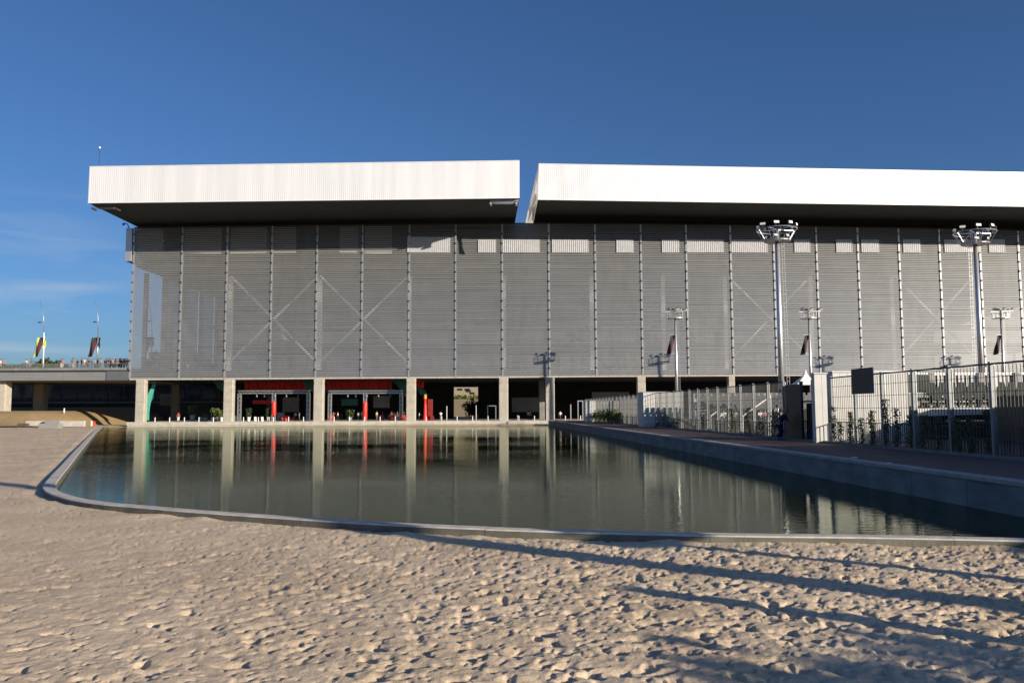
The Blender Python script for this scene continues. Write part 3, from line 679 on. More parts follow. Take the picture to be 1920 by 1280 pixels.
# ------------------------------------------------------------------ people
def skin_obj(name, V, E, Rd, sub=1):
    me = bpy.data.meshes.new(name); me.from_pydata(V, E, []); ob = bpy.data.objects.new(name, me); COL.objects.link(ob)
    sk = ob.modifiers.new('skin', 'SKIN'); sk.use_smooth_shade = True
    for i, r in enumerate(Rd):
        r = r if isinstance(r, tuple) else (r, r)
        me.skin_vertices[0].data[i].radius = r
    me.skin_vertices[0].data[0].use_root = True
    if sub: ob.modifiers.new('sub', 'SUBSURF').levels = sub; ob.modifiers['sub'].render_levels = sub
    dg = bpy.context.evaluated_depsgraph_get(); ev = ob.evaluated_get(dg)
    m2 = bpy.data.meshes.new_from_object(ev); m2.name = name
    bpy.data.objects.remove(ob); bpy.data.meshes.remove(me)
    m2.polygons.foreach_set('use_smooth', [True]*len(m2.polygons)); return m2
POSES = {}
def make_pose(key, hipz, lean, legs, arms, headturn=0):
    # legs: per side (hip x, knee xyz, ankle xyz, toe xyz); arms: (elbow, hand) ; facing -Y
    ch = Vector((0, -lean*.36, hipz+.36)); nk = Vector((0, -lean*.50, hipz+.52)); hd = Vector((0, -lean*.56-.01, hipz+.64))
    V = [Vector((0, 0, hipz)), Vector((0, -lean*.18, hipz+.18)), ch, nk, hd, hd+Vector((0, -.01, .11))]; E = [(0, 1), (1, 2), (2, 3), (3, 4), (4, 5)]
    Rd = [(.15, .105), (.13, .095), (.165, .10), (.052, .052), (.078, .092), (.07, .082)]
    Vs = [V[0]+Vector((0, 0, .0)), V[1], ch, ch+(nk-ch)*.72]; Es = [(0, 1), (1, 2), (2, 3)]; Rs = [(.165, .125) if hipz > .4 else (.20, .17), (.15, .115) if hipz > .4 else (.19, .15), (.185, .12), (.085, .075)]
    Vt = [Vector((0, 0, hipz+.02))]; Et = []; Rt = [(.165, .122)] if hipz > .4 else [(.21, .19)]
    for s, (kn, an, to) in zip((-1, 1), legs):
        b = len(V); V += [Vector((s*.085, 0, hipz-.06)), Vector(kn), Vector(an), Vector(to)]; E += [(0, b), (b, b+1), (b+1, b+2), (b+2, b+3)]; Rd += [.085, .055, .042, (.042, .03)]
        c = len(Vt); Vt += [Vector((s*.085, 0, hipz-.08)), Vector(kn), Vector(kn).lerp(Vector(an), .93)]; Et += [(0, c), (c, c+1), (c+1, c+2)]; Rt += [.102 if hipz > .4 else .14, .075, .066]
    hands = []
    for s, (el_, ha) in zip((-1, 1), arms):
        sh = ch+Vector((s*.17, 0, .10)); b = len(V); e = Vector(el_)+Vector((0, ch.y, ch.z)); h = Vector(ha)+Vector((0, ch.y, ch.z)); hh = h+(h-e).normalized()*.08
        V += [sh, e, h, hh]; E += [(2, b), (b, b+1), (b+1, b+2), (b+2, b+3)]; Rd += [.05, .038, .027, (.036, .018)]; hands.append((h, hh, s))
        c = len(Vs); Vs += [sh, sh.lerp(e, .85)]; Es += [(2, c), (c, c+1)]; Rs += [.066, .056]
    body = skin_obj('body', V, E, Rd)
    bm = bmesh.new(); bm.from_mesh(body)
    mb = MB()
    for (h, hh, s) in hands:                     # five fingers rooted in the palm
        d = (hh-h).normalized(); sd_ = d.cross(Vector((0, 1, 0)));
        if sd_.length < .1: sd_ = Vector((1, 0, 0))
        sd_.normalize()
        for k, ln in enumerate((.07, .085, .08, .062)):
            a = h+d*.07+sd_*(k-1.5)*.018; mb.tube([a, a+d*ln*.6, a+d*ln+Vector((0, -.015, 0))], [.0095, .009, .006], 5)
        a = h+d*.03+sd_*.03*(-s); mb.tube([a, a+d*.035-sd_*s*.025, a+d*.06-sd_*s*.03], [.011, .010, .007], 5)
    # face: nose, ears, eyes and mouth
    c = V[4]; mb.add([c+Vector((-.013, -.085, .02)), c+Vector((.013, -.085, .02)), c+Vector((0, -.108, .018)), c+Vector((0, -.082, .06))], [(0, 1, 2), (0, 2, 3), (1, 3, 2)])
    for s in (-1, 1): mb.ell(c+Vector((s*.08, .005, .035)), (.012, .022, .032), 6, 4)
    me2 = mb.mesh('x', 'skin'); bm.from_mesh(me2); bpy.data.meshes.remove(me2); bm.to_mesh(body); bm.free(); body.polygons.foreach_set('use_smooth', [True]*len(body.polygons))
    shirt = skin_obj('shirt', Vs, Es, Rs); tr = skin_obj('trousers', Vt, Et, Rt)
    mh = MB(); c = V[4]+Vector((0, .018, .075)); mh.ell(c, (.095, .105, .085), 12, 8); hair = mh.mesh('hair', 'hair', True)
    fe = MB()
    for s in (-1, 1): fe.ell(V[4]+Vector((s*.032, -.083, .045)), (.012, .008, .007), 6, 4)
    fe.ell(V[4]+Vector((0, -.082, -.02)), (.026, .008, .006), 6, 4); feat = fe.mesh('face_features', 'hair', True)
    sh = MB()
    for (kn, an, to) in legs: a = Vector(an); b = Vector(to); sh.ell(a.lerp(b, .55)+Vector((0, 0, -.005)), (.052, .14 if abs(b.y-a.y) > .05 else .06, .05), 8, 6)
    shoes = sh.mesh('shoes', 'c_black', True)
    for m_, k in ((body, 'skin'), (shirt, 'c_white'), (tr, 'c_navy')): m_.materials.clear(); m_.materials.append(M[k])
    POSES[key] = dict(body=body, shirt=shirt, trousers=tr, hair=hair, face_features=feat, shoes=shoes)
std = [((-.10, -.01, .48), (-.11, .02, .08), (-.13, -.14, .045)), ((.10, -.01, .48), (.11, .02, .08), (.13, -.14, .045))]
dn = [((-.25, .02, -.17), (-.27, -.05, -.42)), ((.25, .02, -.17), (.27, -.05, -.42))]
make_pose('stand', .90, .0, std, dn)
make_pose('lean', .90, .25, std, [((-.27, -.08, -.14), (-.18, -.32, -.18)), ((.27, -.08, -.14), (.18, -.32, -.18))])
make_pose('walk', .89, .08, [((-.09, -.17, .50), (-.09, -.24, .10), (-.09, -.40, .07)), ((.09, .04, .47), (.09, .30, .14), (.09, .20, .05))], [((-.24, .12, -.16), (-.25, .10, -.40)), ((.24, -.12, -.16), (.24, -.28, -.34))])
make_pose('fold', .90, .03, [((-.12, -.03, .48), (-.15, .02, .08), (-.18, -.13, .045)), ((.08, -.01, .48), (.09, .03, .08), (.10, -.14, .045))], [((-.26, -.02, -.16), (-.02, -.20, -.10)), ((.26, -.02, -.16), (.26, -.16, .12))])
make_pose('sit', .50, .12, [((-.12, -.42, .50), (-.12, -.40, .09), (-.12, -.55, .045)), ((.12, -.42, .50), (.12, -.38, .09), (.12, -.53, .045))], [((-.25, -.12, -.16), (-.15, -.36, -.22)), ((.25, -.12, -.16), (.15, -.36, -.22))])
make_pose('stoop', .84, .62, [((-.13, -.09, .46), (-.12, .04, .08), (-.13, -.12, .045)), ((.13, -.14, .46), (.13, -.02, .08), (.14, -.18, .045))], [((-.26, -.16, -.20), (-.16, -.34, -.36)), ((.26, -.14, -.22), (.15, -.30, -.42))])
make_pose('crouch', .30, .55, [((-.17, -.36, .42), (-.15, -.12, .08), (-.16, -.27, .045)), ((.17, -.38, .42), (.15, -.12, .08), (.16, -.27, .045))], [((-.28, -.18, -.12), (-.18, -.42, -.18)), ((.28, -.18, -.12), (.18, -.42, -.10))])
protos = {}
def person(pose, loc, rz, shirt, trousers, label, group, sc=1.0, hair='hair', shoes='c_black'):
    r = empty('person', loc, label, 'person', group, rz); r.scale = (sc, sc, sc)
    for k, me_ in POSES[pose].items():
        o = bpy.data.objects.new(k, me_); COL.objects.link(o); o.parent = r
        c = dict(shirt=shirt, trousers=trousers, hair=hair, shoes=shoes).get(k)
        if c: o.material_slots[0].link = 'OBJECT'; o.material_slots[0].material = M[c]
    return r
GQ = 'people standing under the arena behind the pool'; GB = 'people on the footbridge'
def q_person(px, Yo, pose, rz, s, tr, label, sc=1.0, hair='hair'):
    p = at(px, 780, 150+Yo); return person(pose, (p.x, p.y, ZQ), R(rz), s, tr, label, GQ, sc, hair)
q_person(334.5, 2, 'stand', 10, 'c_red', 'c_white', 'person in red top and white trousers alone beside the inner dark pillar')
q_person(554, 4, 'stand', 40, 'c_white', 'c_black', 'left one of two people in white shirts near the second column pair, dark trousers')
q_person(561, 4, 'fold', -40, 'c_white', 'c_grey', 'right one of two people in white shirts, grey trousers, by the left truss frame')
q_person(625, 3.5, 'fold', 30, 'c_brown', 'c_denim', 'person in brown top standing inside left post of the right truss frame')
q_person(633.5, 4, 'walk', -60, 'c_white', 'c_black', 'person in white top and black trousers walking near red chair by right truss')
q_person(640, 6, 'sit', 20, 'c_black', 'c_black', 'person in black sitting beyond the shrub under the right truss frame')
q_person(672.5, 2.5, 'stand', 180, 'c_white', 'c_black', 'person in white shirt seen from behind, left of the right red truss sleeve')
q_person(679, 3, 'fold', 160, 'c_white', 'c_grey', 'person in white shirt right beside the red sleeve of the right truss')
q_person(706.5, 2.5, 'stand', 60, 'c_cream', 'c_brown', 'tall person in cream shirt right of the right red truss sleeve', 1.06)
q_person(718.5, 3.5, 'lean', -70, 'c_black', 'c_denim', 'person in black top leaning forward with bare arms under the right truss')
q_person(727, 4, 'sit', 60, 'c_black', 'c_grey', 'person in dark clothes seated by the leaning person in the right truss')
q_person(734, 5, 'stand', 0, 'c_brown', 'c_black', 'person in dark brown standing right of the seated figures under the truss')
q_person(738.5, 3, 'walk', 30, 'c_cream', 'c_brown', 'thin person with cream scarf near a red chair right in the truss')
q_person(745, 6, 'stand', 15, 'c_navy', 'c_navy', 'person in navy clothes near the right post of the right truss')
q_person(757, 3, 'stand', 100, 'c_black', 'c_red', 'person in black top and red trousers next to the fourth column')
q_person(785.5, 3, 'lean', 80, 'c_white', 'c_black', 'person in white top bending beside the red tower', .92)
q_person(826.5, 1.5, 'fold', 190, 'c_white', 'c_grey', 'person in white shirt standing alone right of the red tower')
q_person(991, 3, 'stand', 170, 'c_white', 'c_black', 'person in white shirt between the fifth and sixth columns')
q_person(995.5, 2.6, 'lean', -60, 'c_pink', 'c_black', 'person in pink top bending next to the white shirt between two columns')
q_person(1050.5, 1.8, 'walk', 20, 'c_white', 'c_maroon', 'person in white top and maroon trousers walking right of the sixth column')
zdk = at(120, 690.5, 150).z
bp_ = [(1, 'walk', 'c_white', 'c_cream', 'person in white at the far left edge of the footbridge'), (6, 'stand', 'c_pink', 'c_black', 'person in pink and black by the left edge of the footbridge'), (49, 'walk', 'c_cream', 'c_white', 'slim person in cream top and white trousers left of the white lamp pole'),
 (57.5, 'lean', 'c_brown', 'c_grey', 'person in brown leaning on the rail left of the white lamp pole'), (114, 'stand', 'c_maroon', 'c_white', 'left of a pair walking mid footbridge, maroon top'), (117.5, 'walk', 'c_pink', 'c_white', 'right of a pair walking mid footbridge, pink top, white trousers'),
 (134, 'lean', 'c_brown', 'c_grey', 'person in brown leaning on the footbridge rail near mid span'), (137.5, 'stand', 'c_pink', 'c_cream', 'person in pink just right of the brown leaning figure on the bridge'), (144.5, 'fold', 'c_black', 'c_brown', 'broad person in black top and brown trousers on the bridge'),
 (158, 'walk', 'c_cream', 'c_tan', 'person in pale clothes striding left of the dark bannered pole'), (166, 'lean', 'c_black', 'c_black', 'person in black leaning on the rail just left of the dark bannered pole'), (172.5, 'lean', 'c_navy', 'c_grey', 'person in navy bent over the rail beside the dark bannered pole'),
 (178, 'stand', 'c_grey', 'c_black', 'person in grey standing behind the rail left of the dark bannered pole foot'), (188.5, 'fold', 'c_tan', 'c_brown', 'person in tan top right of the dark bannered pole'), (197, 'stand', 'c_black', 'c_navy', 'tall person in black and navy near the end of the glass rail'),
 (203.5, 'stand', 'c_black', 'c_black', 'first person of the dark group at the arena end of the bridge'), (208, 'walk', 'c_navy', 'c_black', 'person in navy, second of the dark group at the arena end'), (215, 'lean', 'c_black', 'c_grey', 'stooping person in black and grey amid the dark group by the arena'),
 (219.5, 'stand', 'c_brown', 'c_black', 'person in dark brown top amid the shaded group by the arena'), (225, 'fold', 'c_black', 'c_navy', 'person in black with folded arms in the shade by the arena'), (230.5, 'stand', 'c_navy', 'c_navy', 'person all in navy in the shade by the arena'), (236, 'stand', 'c_maroon', 'c_black', 'person in maroon nearest the arena corner on the footbridge')]
bp_ += [(200, 'fold', 'c_black', 'c_grey', 'person in black just left of the dark group at the bridge end'), (205.8, 'lean', 'c_black', 'c_navy', 'stooping figure in black between the first two of the dark group'), (211.5, 'stand', 'c_grey', 'c_black', 'person in grey top, third of the dark group'), (222, 'lean', 'c_navy', 'c_black', 'bent figure in navy in the middle of the dark group'), (227.5, 'stand', 'c_black', 'c_black', 'tall figure in black right of the folded arms one'), (233, 'fold', 'c_brown', 'c_black', 'person in brown and black second nearest the arena corner'), (239, 'stand', 'c_black', 'c_grey', 'person in black touching the arena corner'), (163, 'fold', 'c_grey', 'c_denim', 'person in grey and jeans beside the striding pale figure'), (185, 'stand', 'c_brown', 'c_black', 'person in brown just right of the dark bannered pole'), (153, 'walk', 'c_navy', 'c_grey', 'person in navy walking between the black and the pale figures')]
for i, (px, pose, s, tr_, lb) in enumerate(bp_):
    Yp = 149.4+(i % 3)*.8; p = at(px, 690, Yp); person(pose, (p.x, Yp, zdk), R(random.choice((90, -90, 70, 20, -60))), s, tr_, lb, GB, random.uniform(1.0, 1.1))
# a few visitors inside the arena level, seen through the louvres
for i, (px, s, tr_, lb) in enumerate(((295, 'c_white', 'c_grey', 'leftmost visitor in white seen dimly through the louvres'), (326, 'c_cream', 'c_black', 'visitor in cream behind the louvres near the second mullion'), (352, 'c_white', 'c_denim', 'left of two close visitors in white behind the second louvre bay'), (367, 'c_grey', 'c_black', 'right of two close visitors, grey top, behind the second louvre bay'))):
    p = at(px, 690, 152.5); person('stand' if i % 2 else 'fold', (p.x, 152.5, zf), R(20*i), s, tr_, lb, 'visitors behind the louvres')

# ------------------------------------------------------------------ footbridge on the left
B = W('footbridge', (-100, 150, 0), 'wide grey footbridge on concrete piers leading into the arena at left', 'footbridge')
xe = mX[0]-.25; bz0 = at(120, 713, 148).z; bz1 = at(120, 697.5, 148).z
mb = MB(); mb.box(-170, xe, 148.2, 176, bz0+.1, zdk-.02); B.part(mb, 'deck', 'concrete_dk')
mb = MB()
x = -170
while x < xe-.5: e = min(x+9.0, xe); mb.box(x+.02, e-.02, 147.9, 148.18, bz0, bz1); x = e
B.part(mb, 'edge_beam', 'deck_beam')
mb = MB(); mb.box(-170, xe, 147.85, 148.3, bz1+.12, bz1+.34); B.part(mb, 'edge_trim', 'dark_metal')
mb = MB(); zr = at(120, 682, 148).z
mb.box(-170, at(200, 690, 148).x, 148.32, 148.35, bz1+.36, zr); B.part(mb, 'rail_glass', 'glass_rail')
mb = MB(); mb.bar((-170, 148.33, zr+.03), (xe, 148.33, zr+.03), .07)
x = -170
while x < xe: mb.box(x-.025, x+.025, 148.36, 148.4, bz1+.3, zr); x += 2.4
B.part(mb, 'rail', 'galv_dk')
mb = MB(); q = at(200, 690, 147.7); mb.box(q.x, xe, 147.7, 147.84, bz0, bz1+.1); B.part(mb, 'end_screen', 'deck_shade')  # darker tone stands in for the shade at the arena end
for (a, b, Y, yb) in ((-22, 10, 149.5, 770), (62, 81, 168, 770), (-150, -125, 149.5, 770)):
    p = at(a, 740, Y); q = at(b, 740, Y); mb = MB(); mb.box(p.x, q.x, Y, Y+2.0, -.5, bz0+.08); B.part(mb, 'pier', 'concrete', bevel=.15)
# bank, wall behind
mb = MB(); nx, ny = 60, 26; vs = []; fs = []
for j in range(ny):
    for i in range(nx):
        x = -170+(-71+170)*i/(nx-1); y = 136+54*j/(ny-1)
        edge = min(max((-75.5-x)/9, 0), 1); edge = edge*edge*(3-2*edge); rise = min(max((y-139)/9, 0), 1); rise = rise*rise*(3-2*rise)
        z = -.25+.6*min(1, edge*3)+2.45*edge*rise+.9*edge*max(0, (y-160)/30)+.12*float(vnoise(np.array(x*.5), np.array(y*.5), 4))*edge
        vs.append((x, y, z))
for j in range(ny-1):
    for i in range(nx-1): fs.append((j*nx+i, j*nx+i+1, (j+1)*nx+i+1, (j+1)*nx+i))
mb.add(vs, fs); tag(mb.build('grass_bank', 'bank', smooth=True), kind='structure')
H = W('glazed_hall', (-110, 188, 0), 'dark glazed building seen in shade beneath the footbridge', 'building')
mb = MB(); mb.box(-170, -40, 188, 200, -.5, 11.2); H.part(mb, 'wall', 'dark_metal')
mb = MB().use('glass_dk')
for i in range(34): mb.box(-168+i*3.5, -165+i*3.5, 187.9, 187.97, 5.6, 8.6)
H.part(mb, 'glazing')
mb = MB(); mb.box(-170, -40, 186.5, 187.85, 4.6, 4.9); mb.bar((-170, 186.6, 5.9), (-40, 186.6, 5.9), .08)
for i in range(80): mb.box(-170+i*1.6, -169.95+i*1.6, 186.58, 186.62, 4.9, 5.9)
H.part(mb, 'walkway', 'inner_mid')
mb = MB(); p = at(165, 767, 176); mb.hexa([(-135, 176, 1.2), (p.x, 176, .0), (p.x, 178, .0), (-135, 178, 1.2), (-135, 176, 3.6), (p.x, 176, 1.9), (p.x, 178, 1.9), (-135, 178, 3.6)])
t = W('ramp_wall', (-100, 176, 0), 'low dark ramp wall sloping down under the footbridge', 'wall'); t.part(mb, 'ramp_face', 'concrete_dk')
# low blocks and walls at the back of the beach
def block(px0, px1, py0, py1, Y, dp, m, name, label, cat, bev=.03):
    p = at(px0, py1, Y); q = at(px1, py0, Y); mb = MB(); mb.box(0, q.x-p.x, 0, dp, -.3, q.z-p.z); o = mb.build(name, m, bevel=bev); o.location = (p.x, Y, p.z); return tag(o, label, cat)
block(72, 110, 793.5, 799.5, 126, 1.2, 'clad_grey', 'stone_bench', 'long grey bench block on the sand before the low white wall', 'bench')
block(83, 111, 787.5, 795, 134, 1.6, 'clad_grey', 'grey_box', 'grey block standing in a gap of the low white wall', 'block')
block(111, 158, 788.5, 796, 134, .5, 'concrete_lt', 'low_wall', 'low pale wall right of the grey block below the dry bank', 'wall')
block(48, 82, 788.5, 794.5, 135, .5, 'concrete_lt', 'low_wall', 'low pale wall left of the grey block below the dry bank', 'wall')
block(32, 52, 793.5, 796, 122, .5, 'bark', 'driftwood_log', 'thin brown log lying on the sand at the left end of low wall', 'log', .1)
block(170, 172, 789, 796, 146, .3, 'white', 'marker_post', 'white marker post at the water corner below the footbridge', 'post')
block(176, 177.6, 789, 796, 146, .3, 'red', 'marker_post', 'red marker post at the water corner below the footbridge', 'post')
block(119, 120.4, 765, 771, 152, .3, 'white', 'marker_post', 'small white post on top of the dry bank under the bridge', 'post')
# path strip left
mb = MB(); mb.add([(-150, 118, .36), (-86, 127, .30), (-84, 131, .30), (-150, 128, .36)], [(0, 1, 2, 3)]); tag(mb.build('path', 'coping'), kind='structure')

# lamp poles with banners on the bridge
def banner_mesh(mb, top, w_, h_, sweep, cols, th=.04, side=-1):
    """a wind-swept cloth banner hanging from an arm; colour fields in vertical strips, gently curved"""
    nx_, nz_ = 6, 10
    for c in range(nx_):
        mb.use(cols[c % len(cols)] if len(cols) == nx_ else cols[int(c*len(cols)/nx_)])
        for j in range(nz_):
            P = []
            for (u, v) in ((c/nx_, j/nz_), ((c+1)/nx_, j/nz_), ((c+1)/nx_, (j+1)/nz_), (c/nx_, (j+1)/nz_)):
                x = top[0]+side*(u*w_+sweep*v*(.6+.4*v)); y = top[1]+.18*math.sin(v*5+u*4); z = top[2]-v*h_-.12*u
                P.append(Vector((x, y, z)))
            Q = [p+Vector((0, th, 0)) for p in P]
            mb.hexa([P[3], P[2], Q[2], Q[3], P[0], P[1], Q[1], Q[0]])
def bridge_pole(px, Y, ybase, ybend, xt, yt, lamp, cols, cap, label, pm='white', z0=None):
    b = at(px, ybase, Y); b.z = z0 if z0 else zdk; k = at(px+2, ybend, Y); tp = at(xt, yt, Y)
    t = W('lamp_pole', b, label, 'lamp pole', 'slanting lamp poles with banners on the bridge')
    mb = MB(); mb.tube([b, k], [.14, .10], 8); t.part(mb, 'pole', pm, smooth=True)
    mb = MB(); md = k.lerp(tp, .45); md.x += .25; mb.tube([k, md, tp], [.08, .06, .03], 6); t.part(mb, 'mast_tip', 'galv_dk', smooth=True)
    l = at(*lamp, Y); mb = MB(); mb.bar(l+Vector((.7, 0, .0)), l, .07); mb.ell(l+Vector((-.15, 0, 0)), (.38, .18, .13), 10, 6); t.part(mb, 'lamp_head', 'housing')
    ban = MB(); tpz = at(px, cap[0], Y).z; h_ = tpz-at(px, cap[1], Y).z
    banner_mesh(ban, (k.x-.12, Y, tpz), .95, h_, .75, cols); t.part(ban, 'banner')
    ban = MB(); banner_mesh(ban, (k.x+.10, Y, tpz), .42, h_*.55, -.25, [cols[-1]], side=1); t.part(ban, 'banner')
    return t
bridge_pole(80.5, 149.5, 696, 623, 75, 562, (76, 604), ['c_dkred', 'c_black', 'yellow'], (632, 668), 'white lamp pole with yellow and maroon banner on the left footbridge')
bridge_pole(182, 151, 696, 625, 178, 560, (179.5, 603.5), ['c_dkred', 'c_black', 'c_black', 'c_black'], (632, 668), 'thin dark lamp pole with black and maroon banner beside the crowd on the bridge', 'galv_dk')
bridge_pole(283, 163, 678, 628, 277.5, 560, (279.5, 602), ['c_maroon', 'c_black', 'c_black'], (632, 664), 'lamp pole with dark banner seen through the louvres at the arena corner', 'galv_dk', z0=zf)

# ------------------------------------------------------------------ floodlight masts
def lamp(t, c, d, m='lens', s=1.0):
    """one floodlight: housing with glass; c centre, d facing direction (unit)"""
    d = Vector(d).normalized(); u = Vector((0, 0, 1)); x = d.cross(u).normalized(); y = x.cross(d).normalized(); c = Vector(c)
    mb = MB(); vs = []
    for (k, sc) in ((-.16, .55), (.14, 1.0)):
        for (a, b) in ((-1, -1), (1, -1), (1, 1), (-1, 1)): vs.append(c+d*k*s+(x*a*.34+y*b*.16)*s*sc)
    mb.hexa([vs[0], vs[1], vs[5], vs[4], vs[3], vs[2], vs[6], vs[7]])
    mb.bar(c-d*.1*s, c-d*.1*s-Vector((0, 0, .35*s)), .06)
    o = t.part(mb, 'floodlight', 'housing')
    mb = MB(); q = [c+d*.15*s+(x*a*.31+y*b*.14)*s for a, b in ((-1, -1), (1, -1), (1, 1), (-1, 1))]; q2 = [p+d*.03 for p in q]
    mb.hexa([q[0], q[1], q2[1], q2[0], q[3], q[2], q2[2], q2[3]]); t.part(mb, 'lens', m, o)
def tall_mast(px, Y, ytop, ylow, label, x=None, zb0=ZQ, ladder=-1, h=None, group='tall floodlight masts'):
    b = at(px, 700, Y) if x is None else Vector((x, Y, 0))
    zt_ = at(px, ytop, Y).z if h is None else zb0+h; zl = zt_-1.15
    t = W('floodlight_mast', (b.x, Y, zb0), label, 'floodlight mast', group); c = Vector((b.x, Y, 0))
    mb = MB(); mb.tube([c+Vector((0, 0, zb0)), c+Vector((0, 0, zt_))], [.32, .20], 16); t.part(mb, 'mast', 'galv', smooth=True)
    mb = MB(); mb.ring(c+Vector((0, 0, zt_)), 2.02, .05); mb.ring(c+Vector((0, 0, zl)), 1.32, .055)
    for k in range(10):
        a = 2*math.pi*k/10+.2; e = Vector((math.cos(a), math.sin(a), 0)); mb.bar(c+e*1.32+Vector((0, 0, zl)), c+e*2.02+Vector((0, 0, zt_)), .035)
        if k % 2 == 0: mb.bar(c+Vector((0, 0, zt_)), c+e*2.02+Vector((0, 0, zt_)), .06); mb.bar(c+Vector((0, 0, zl)), c+e*1.32+Vector((0, 0, zl)), .07)
    mb.lathe(c+Vector((0, 0, zl-.1)), [(1.25, 0), (1.35, .04), (1.35, .08)], 24)
    t.part(mb, 'lamp_crown', 'galv')
    for k in range(8):
        a = 2*math.pi*k/8+.45; e = Vector((math.cos(a), math.sin(a), 0)); lamp(t, c+e*1.85+Vector((0, 0, zt_+.42)), e+Vector((0, 0, -.55)) if e.y > -.2 else (e+Vector((.45, -.5, .25))), s=.85)
    for k in range(6):
        a = 2*math.pi*k/6+.1; e = Vector((math.cos(a), math.sin(a), 0)); lamp(t, c+e*1.2+Vector((0, 0, zl+.36)), e+Vector((0, 0, -.45)) if e.y > -.2 else (e+Vector((.45, -.5, .25))), s=.7)
    mb = MB(); xo = ladder*.62
    for s in (-.0, .26): mb.bar(c+Vector((xo+s*ladder, .0, zb0+2.2)), c+Vector((xo*.72+s*ladder, 0, zl-.1)), .035)
    z = zb0+2.4
    while z < zl-.3: f_ = (z-zb0)/(zl-zb0); xx = xo*(1-.28*f_); mb.bar(c+Vector((xx, 0, z)), c+Vector((xx+.26*ladder, 0, z)), .03); z += .45
    t.part(mb, 'ladder', 'galv_dk')
    return t
tall_mast(1464.5, 85, 431, 452, 'tall steel floodlight mast with crown of lamps, left one beside the gate panel', ladder=1)
tall_mast(1840.5, 85, 436.5, 458, 'tall steel floodlight mast with crown of lamps and side ladder, at the far right', ladder=-1)
def small_mast(px, Y, ytop, label, ban=True, x=None):
    b = at(px, 640, Y) if x is None else Vector((x, Y, 0)); zt_ = at(px if px else 1265, 597, Y if px else 134).z
    t = W('light_mast', (b.x, Y, ZQ), label, 'light mast', 'smaller light masts before the arena'); c = Vector((b.x, Y, 0))
    mb = MB(); mb.tube([c+Vector((0, 0, ZQ)), c+Vector((0, 0, zt_+1.3))], [.30, .15], 14); t.part(mb, 'mast', 'galv', smooth=True)
    mb = MB(); mb.lathe(c+Vector((0, 0, zt_-.06)), [(1.2, 0), (1.3, .05), (1.3, .12)], 20)
    mb.ring(c+Vector((0, 0, zt_+.95)), 1.25, .045)
    for k in range(10):
        a = 2*math.pi*k/10; e = Vector((math.cos(a), math.sin(a), 0)); mb.bar(c+e*1.25+Vector((0, 0, zt_)), c+e*1.25+Vector((0, 0, zt_+.95)), .05)
    mb.bar(c+Vector((-1.6, 0, zt_+1.05)), c+Vector((2.0, 0, zt_+1.25)), .09)
    t.part(mb, 'platform', 'galv')
    for (dx, dy) in ((-1.1, -.3), (-.2, .5), (.3, -.5), (1.1, .2), (1.9, -.1)): lamp(t, c+Vector((dx, dy, zt_+1.55)), Vector((.2 if dx > 0 else -.3, -.5, -.75)), s=.95)
    mb = MB(); z = ZQ+2.2
    for s in (.45, .62): mb.bar(c+Vector((s+.02, 0, z)), c+Vector((s-.12, 0, zt_-.1)), .03)
    t.part(mb, 'ladder', 'galv_dk')
    if ban:
        mb = MB(); bz = zt_-2.7; banner_mesh(mb, (c.x-.12, Y-.1, bz), .75, 3.1, .75, ['c_dkred', 'c_black', 'c_black', 'c_black']); t.part(mb, 'banner')
        mb = MB(); mb.bar(c+Vector((0, -.1, bz)), c+Vector((-1.0, -.1, bz+.05)), .05); mb.bar(c+Vector((0, -.1, bz-3.0)), c+Vector((-1.0, -.1, bz-3.0)), .05); t.part(mb, 'banner_arm', 'galv_dk')
    return t
small_mast(1267, 134, 0, 'slim light mast with dark banner behind the white cladding, leftmost of the three')
small_mast(1518, 134, 0, 'slim light mast with red and black banner above the white tent, middle of three')
small_mast(1879, 134, 0, 'slim light mast with banner beside the far right tall mast, rightmost of three')
small_mast(None, 134, 0, 'slim light mast outside the right edge of the view', x=104)

# masts outside the right edge whose shadows cross the sand
def shadow_line(pa, pb, zs=.15):       # ground points of a shadow's two ends
    a = onz(*pa, zs); b = onz(*pb, zs); return a, b
DS = Vector((TOSUN.x, TOSUN.y, 0)).normalized()
def shade_mast(near, far, back, dia, label, head=True):
    a = onz(*near, .15); b = onz(*far, .15); base = b+DS*((a-b).dot(DS)+back); hgt = ((base-b).length)*math.tan(SUN_EL)
    t = W('light_pole', (base.x, base.y, .1), label, 'light pole', 'light poles on the beach outside the view')
    mb = MB(); mb.tube([(base.x, base.y, 0), (base.x, base.y, hgt)], [dia, dia*.75], 12); t.part(mb, 'pole', 'galv', smooth=True)
    if head:
        mb = MB(); mb.lathe((base.x, base.y, hgt-.1), [(.9, 0), (.95, .05), (.9, .12)], 16); mb.box(base.x-1.0, base.x+1.0, base.y-.12, base.y+.12, hgt+.15, hgt+.45); t.part(mb, 'lamp_bar', 'housing')
shade_mast((1920, 1058), (1140, 1003), 9, .22, 'steel light pole off the right edge, farther one', True)
shade_mast((1920, 1105), (-160, 884), 14, .42, 'tall steel light pole off the right edge casting the long shadow', False)
shade_mast((1920, 1182), (1110, 1092), 10, .26, 'steel light pole off the right edge, nearer one', False)
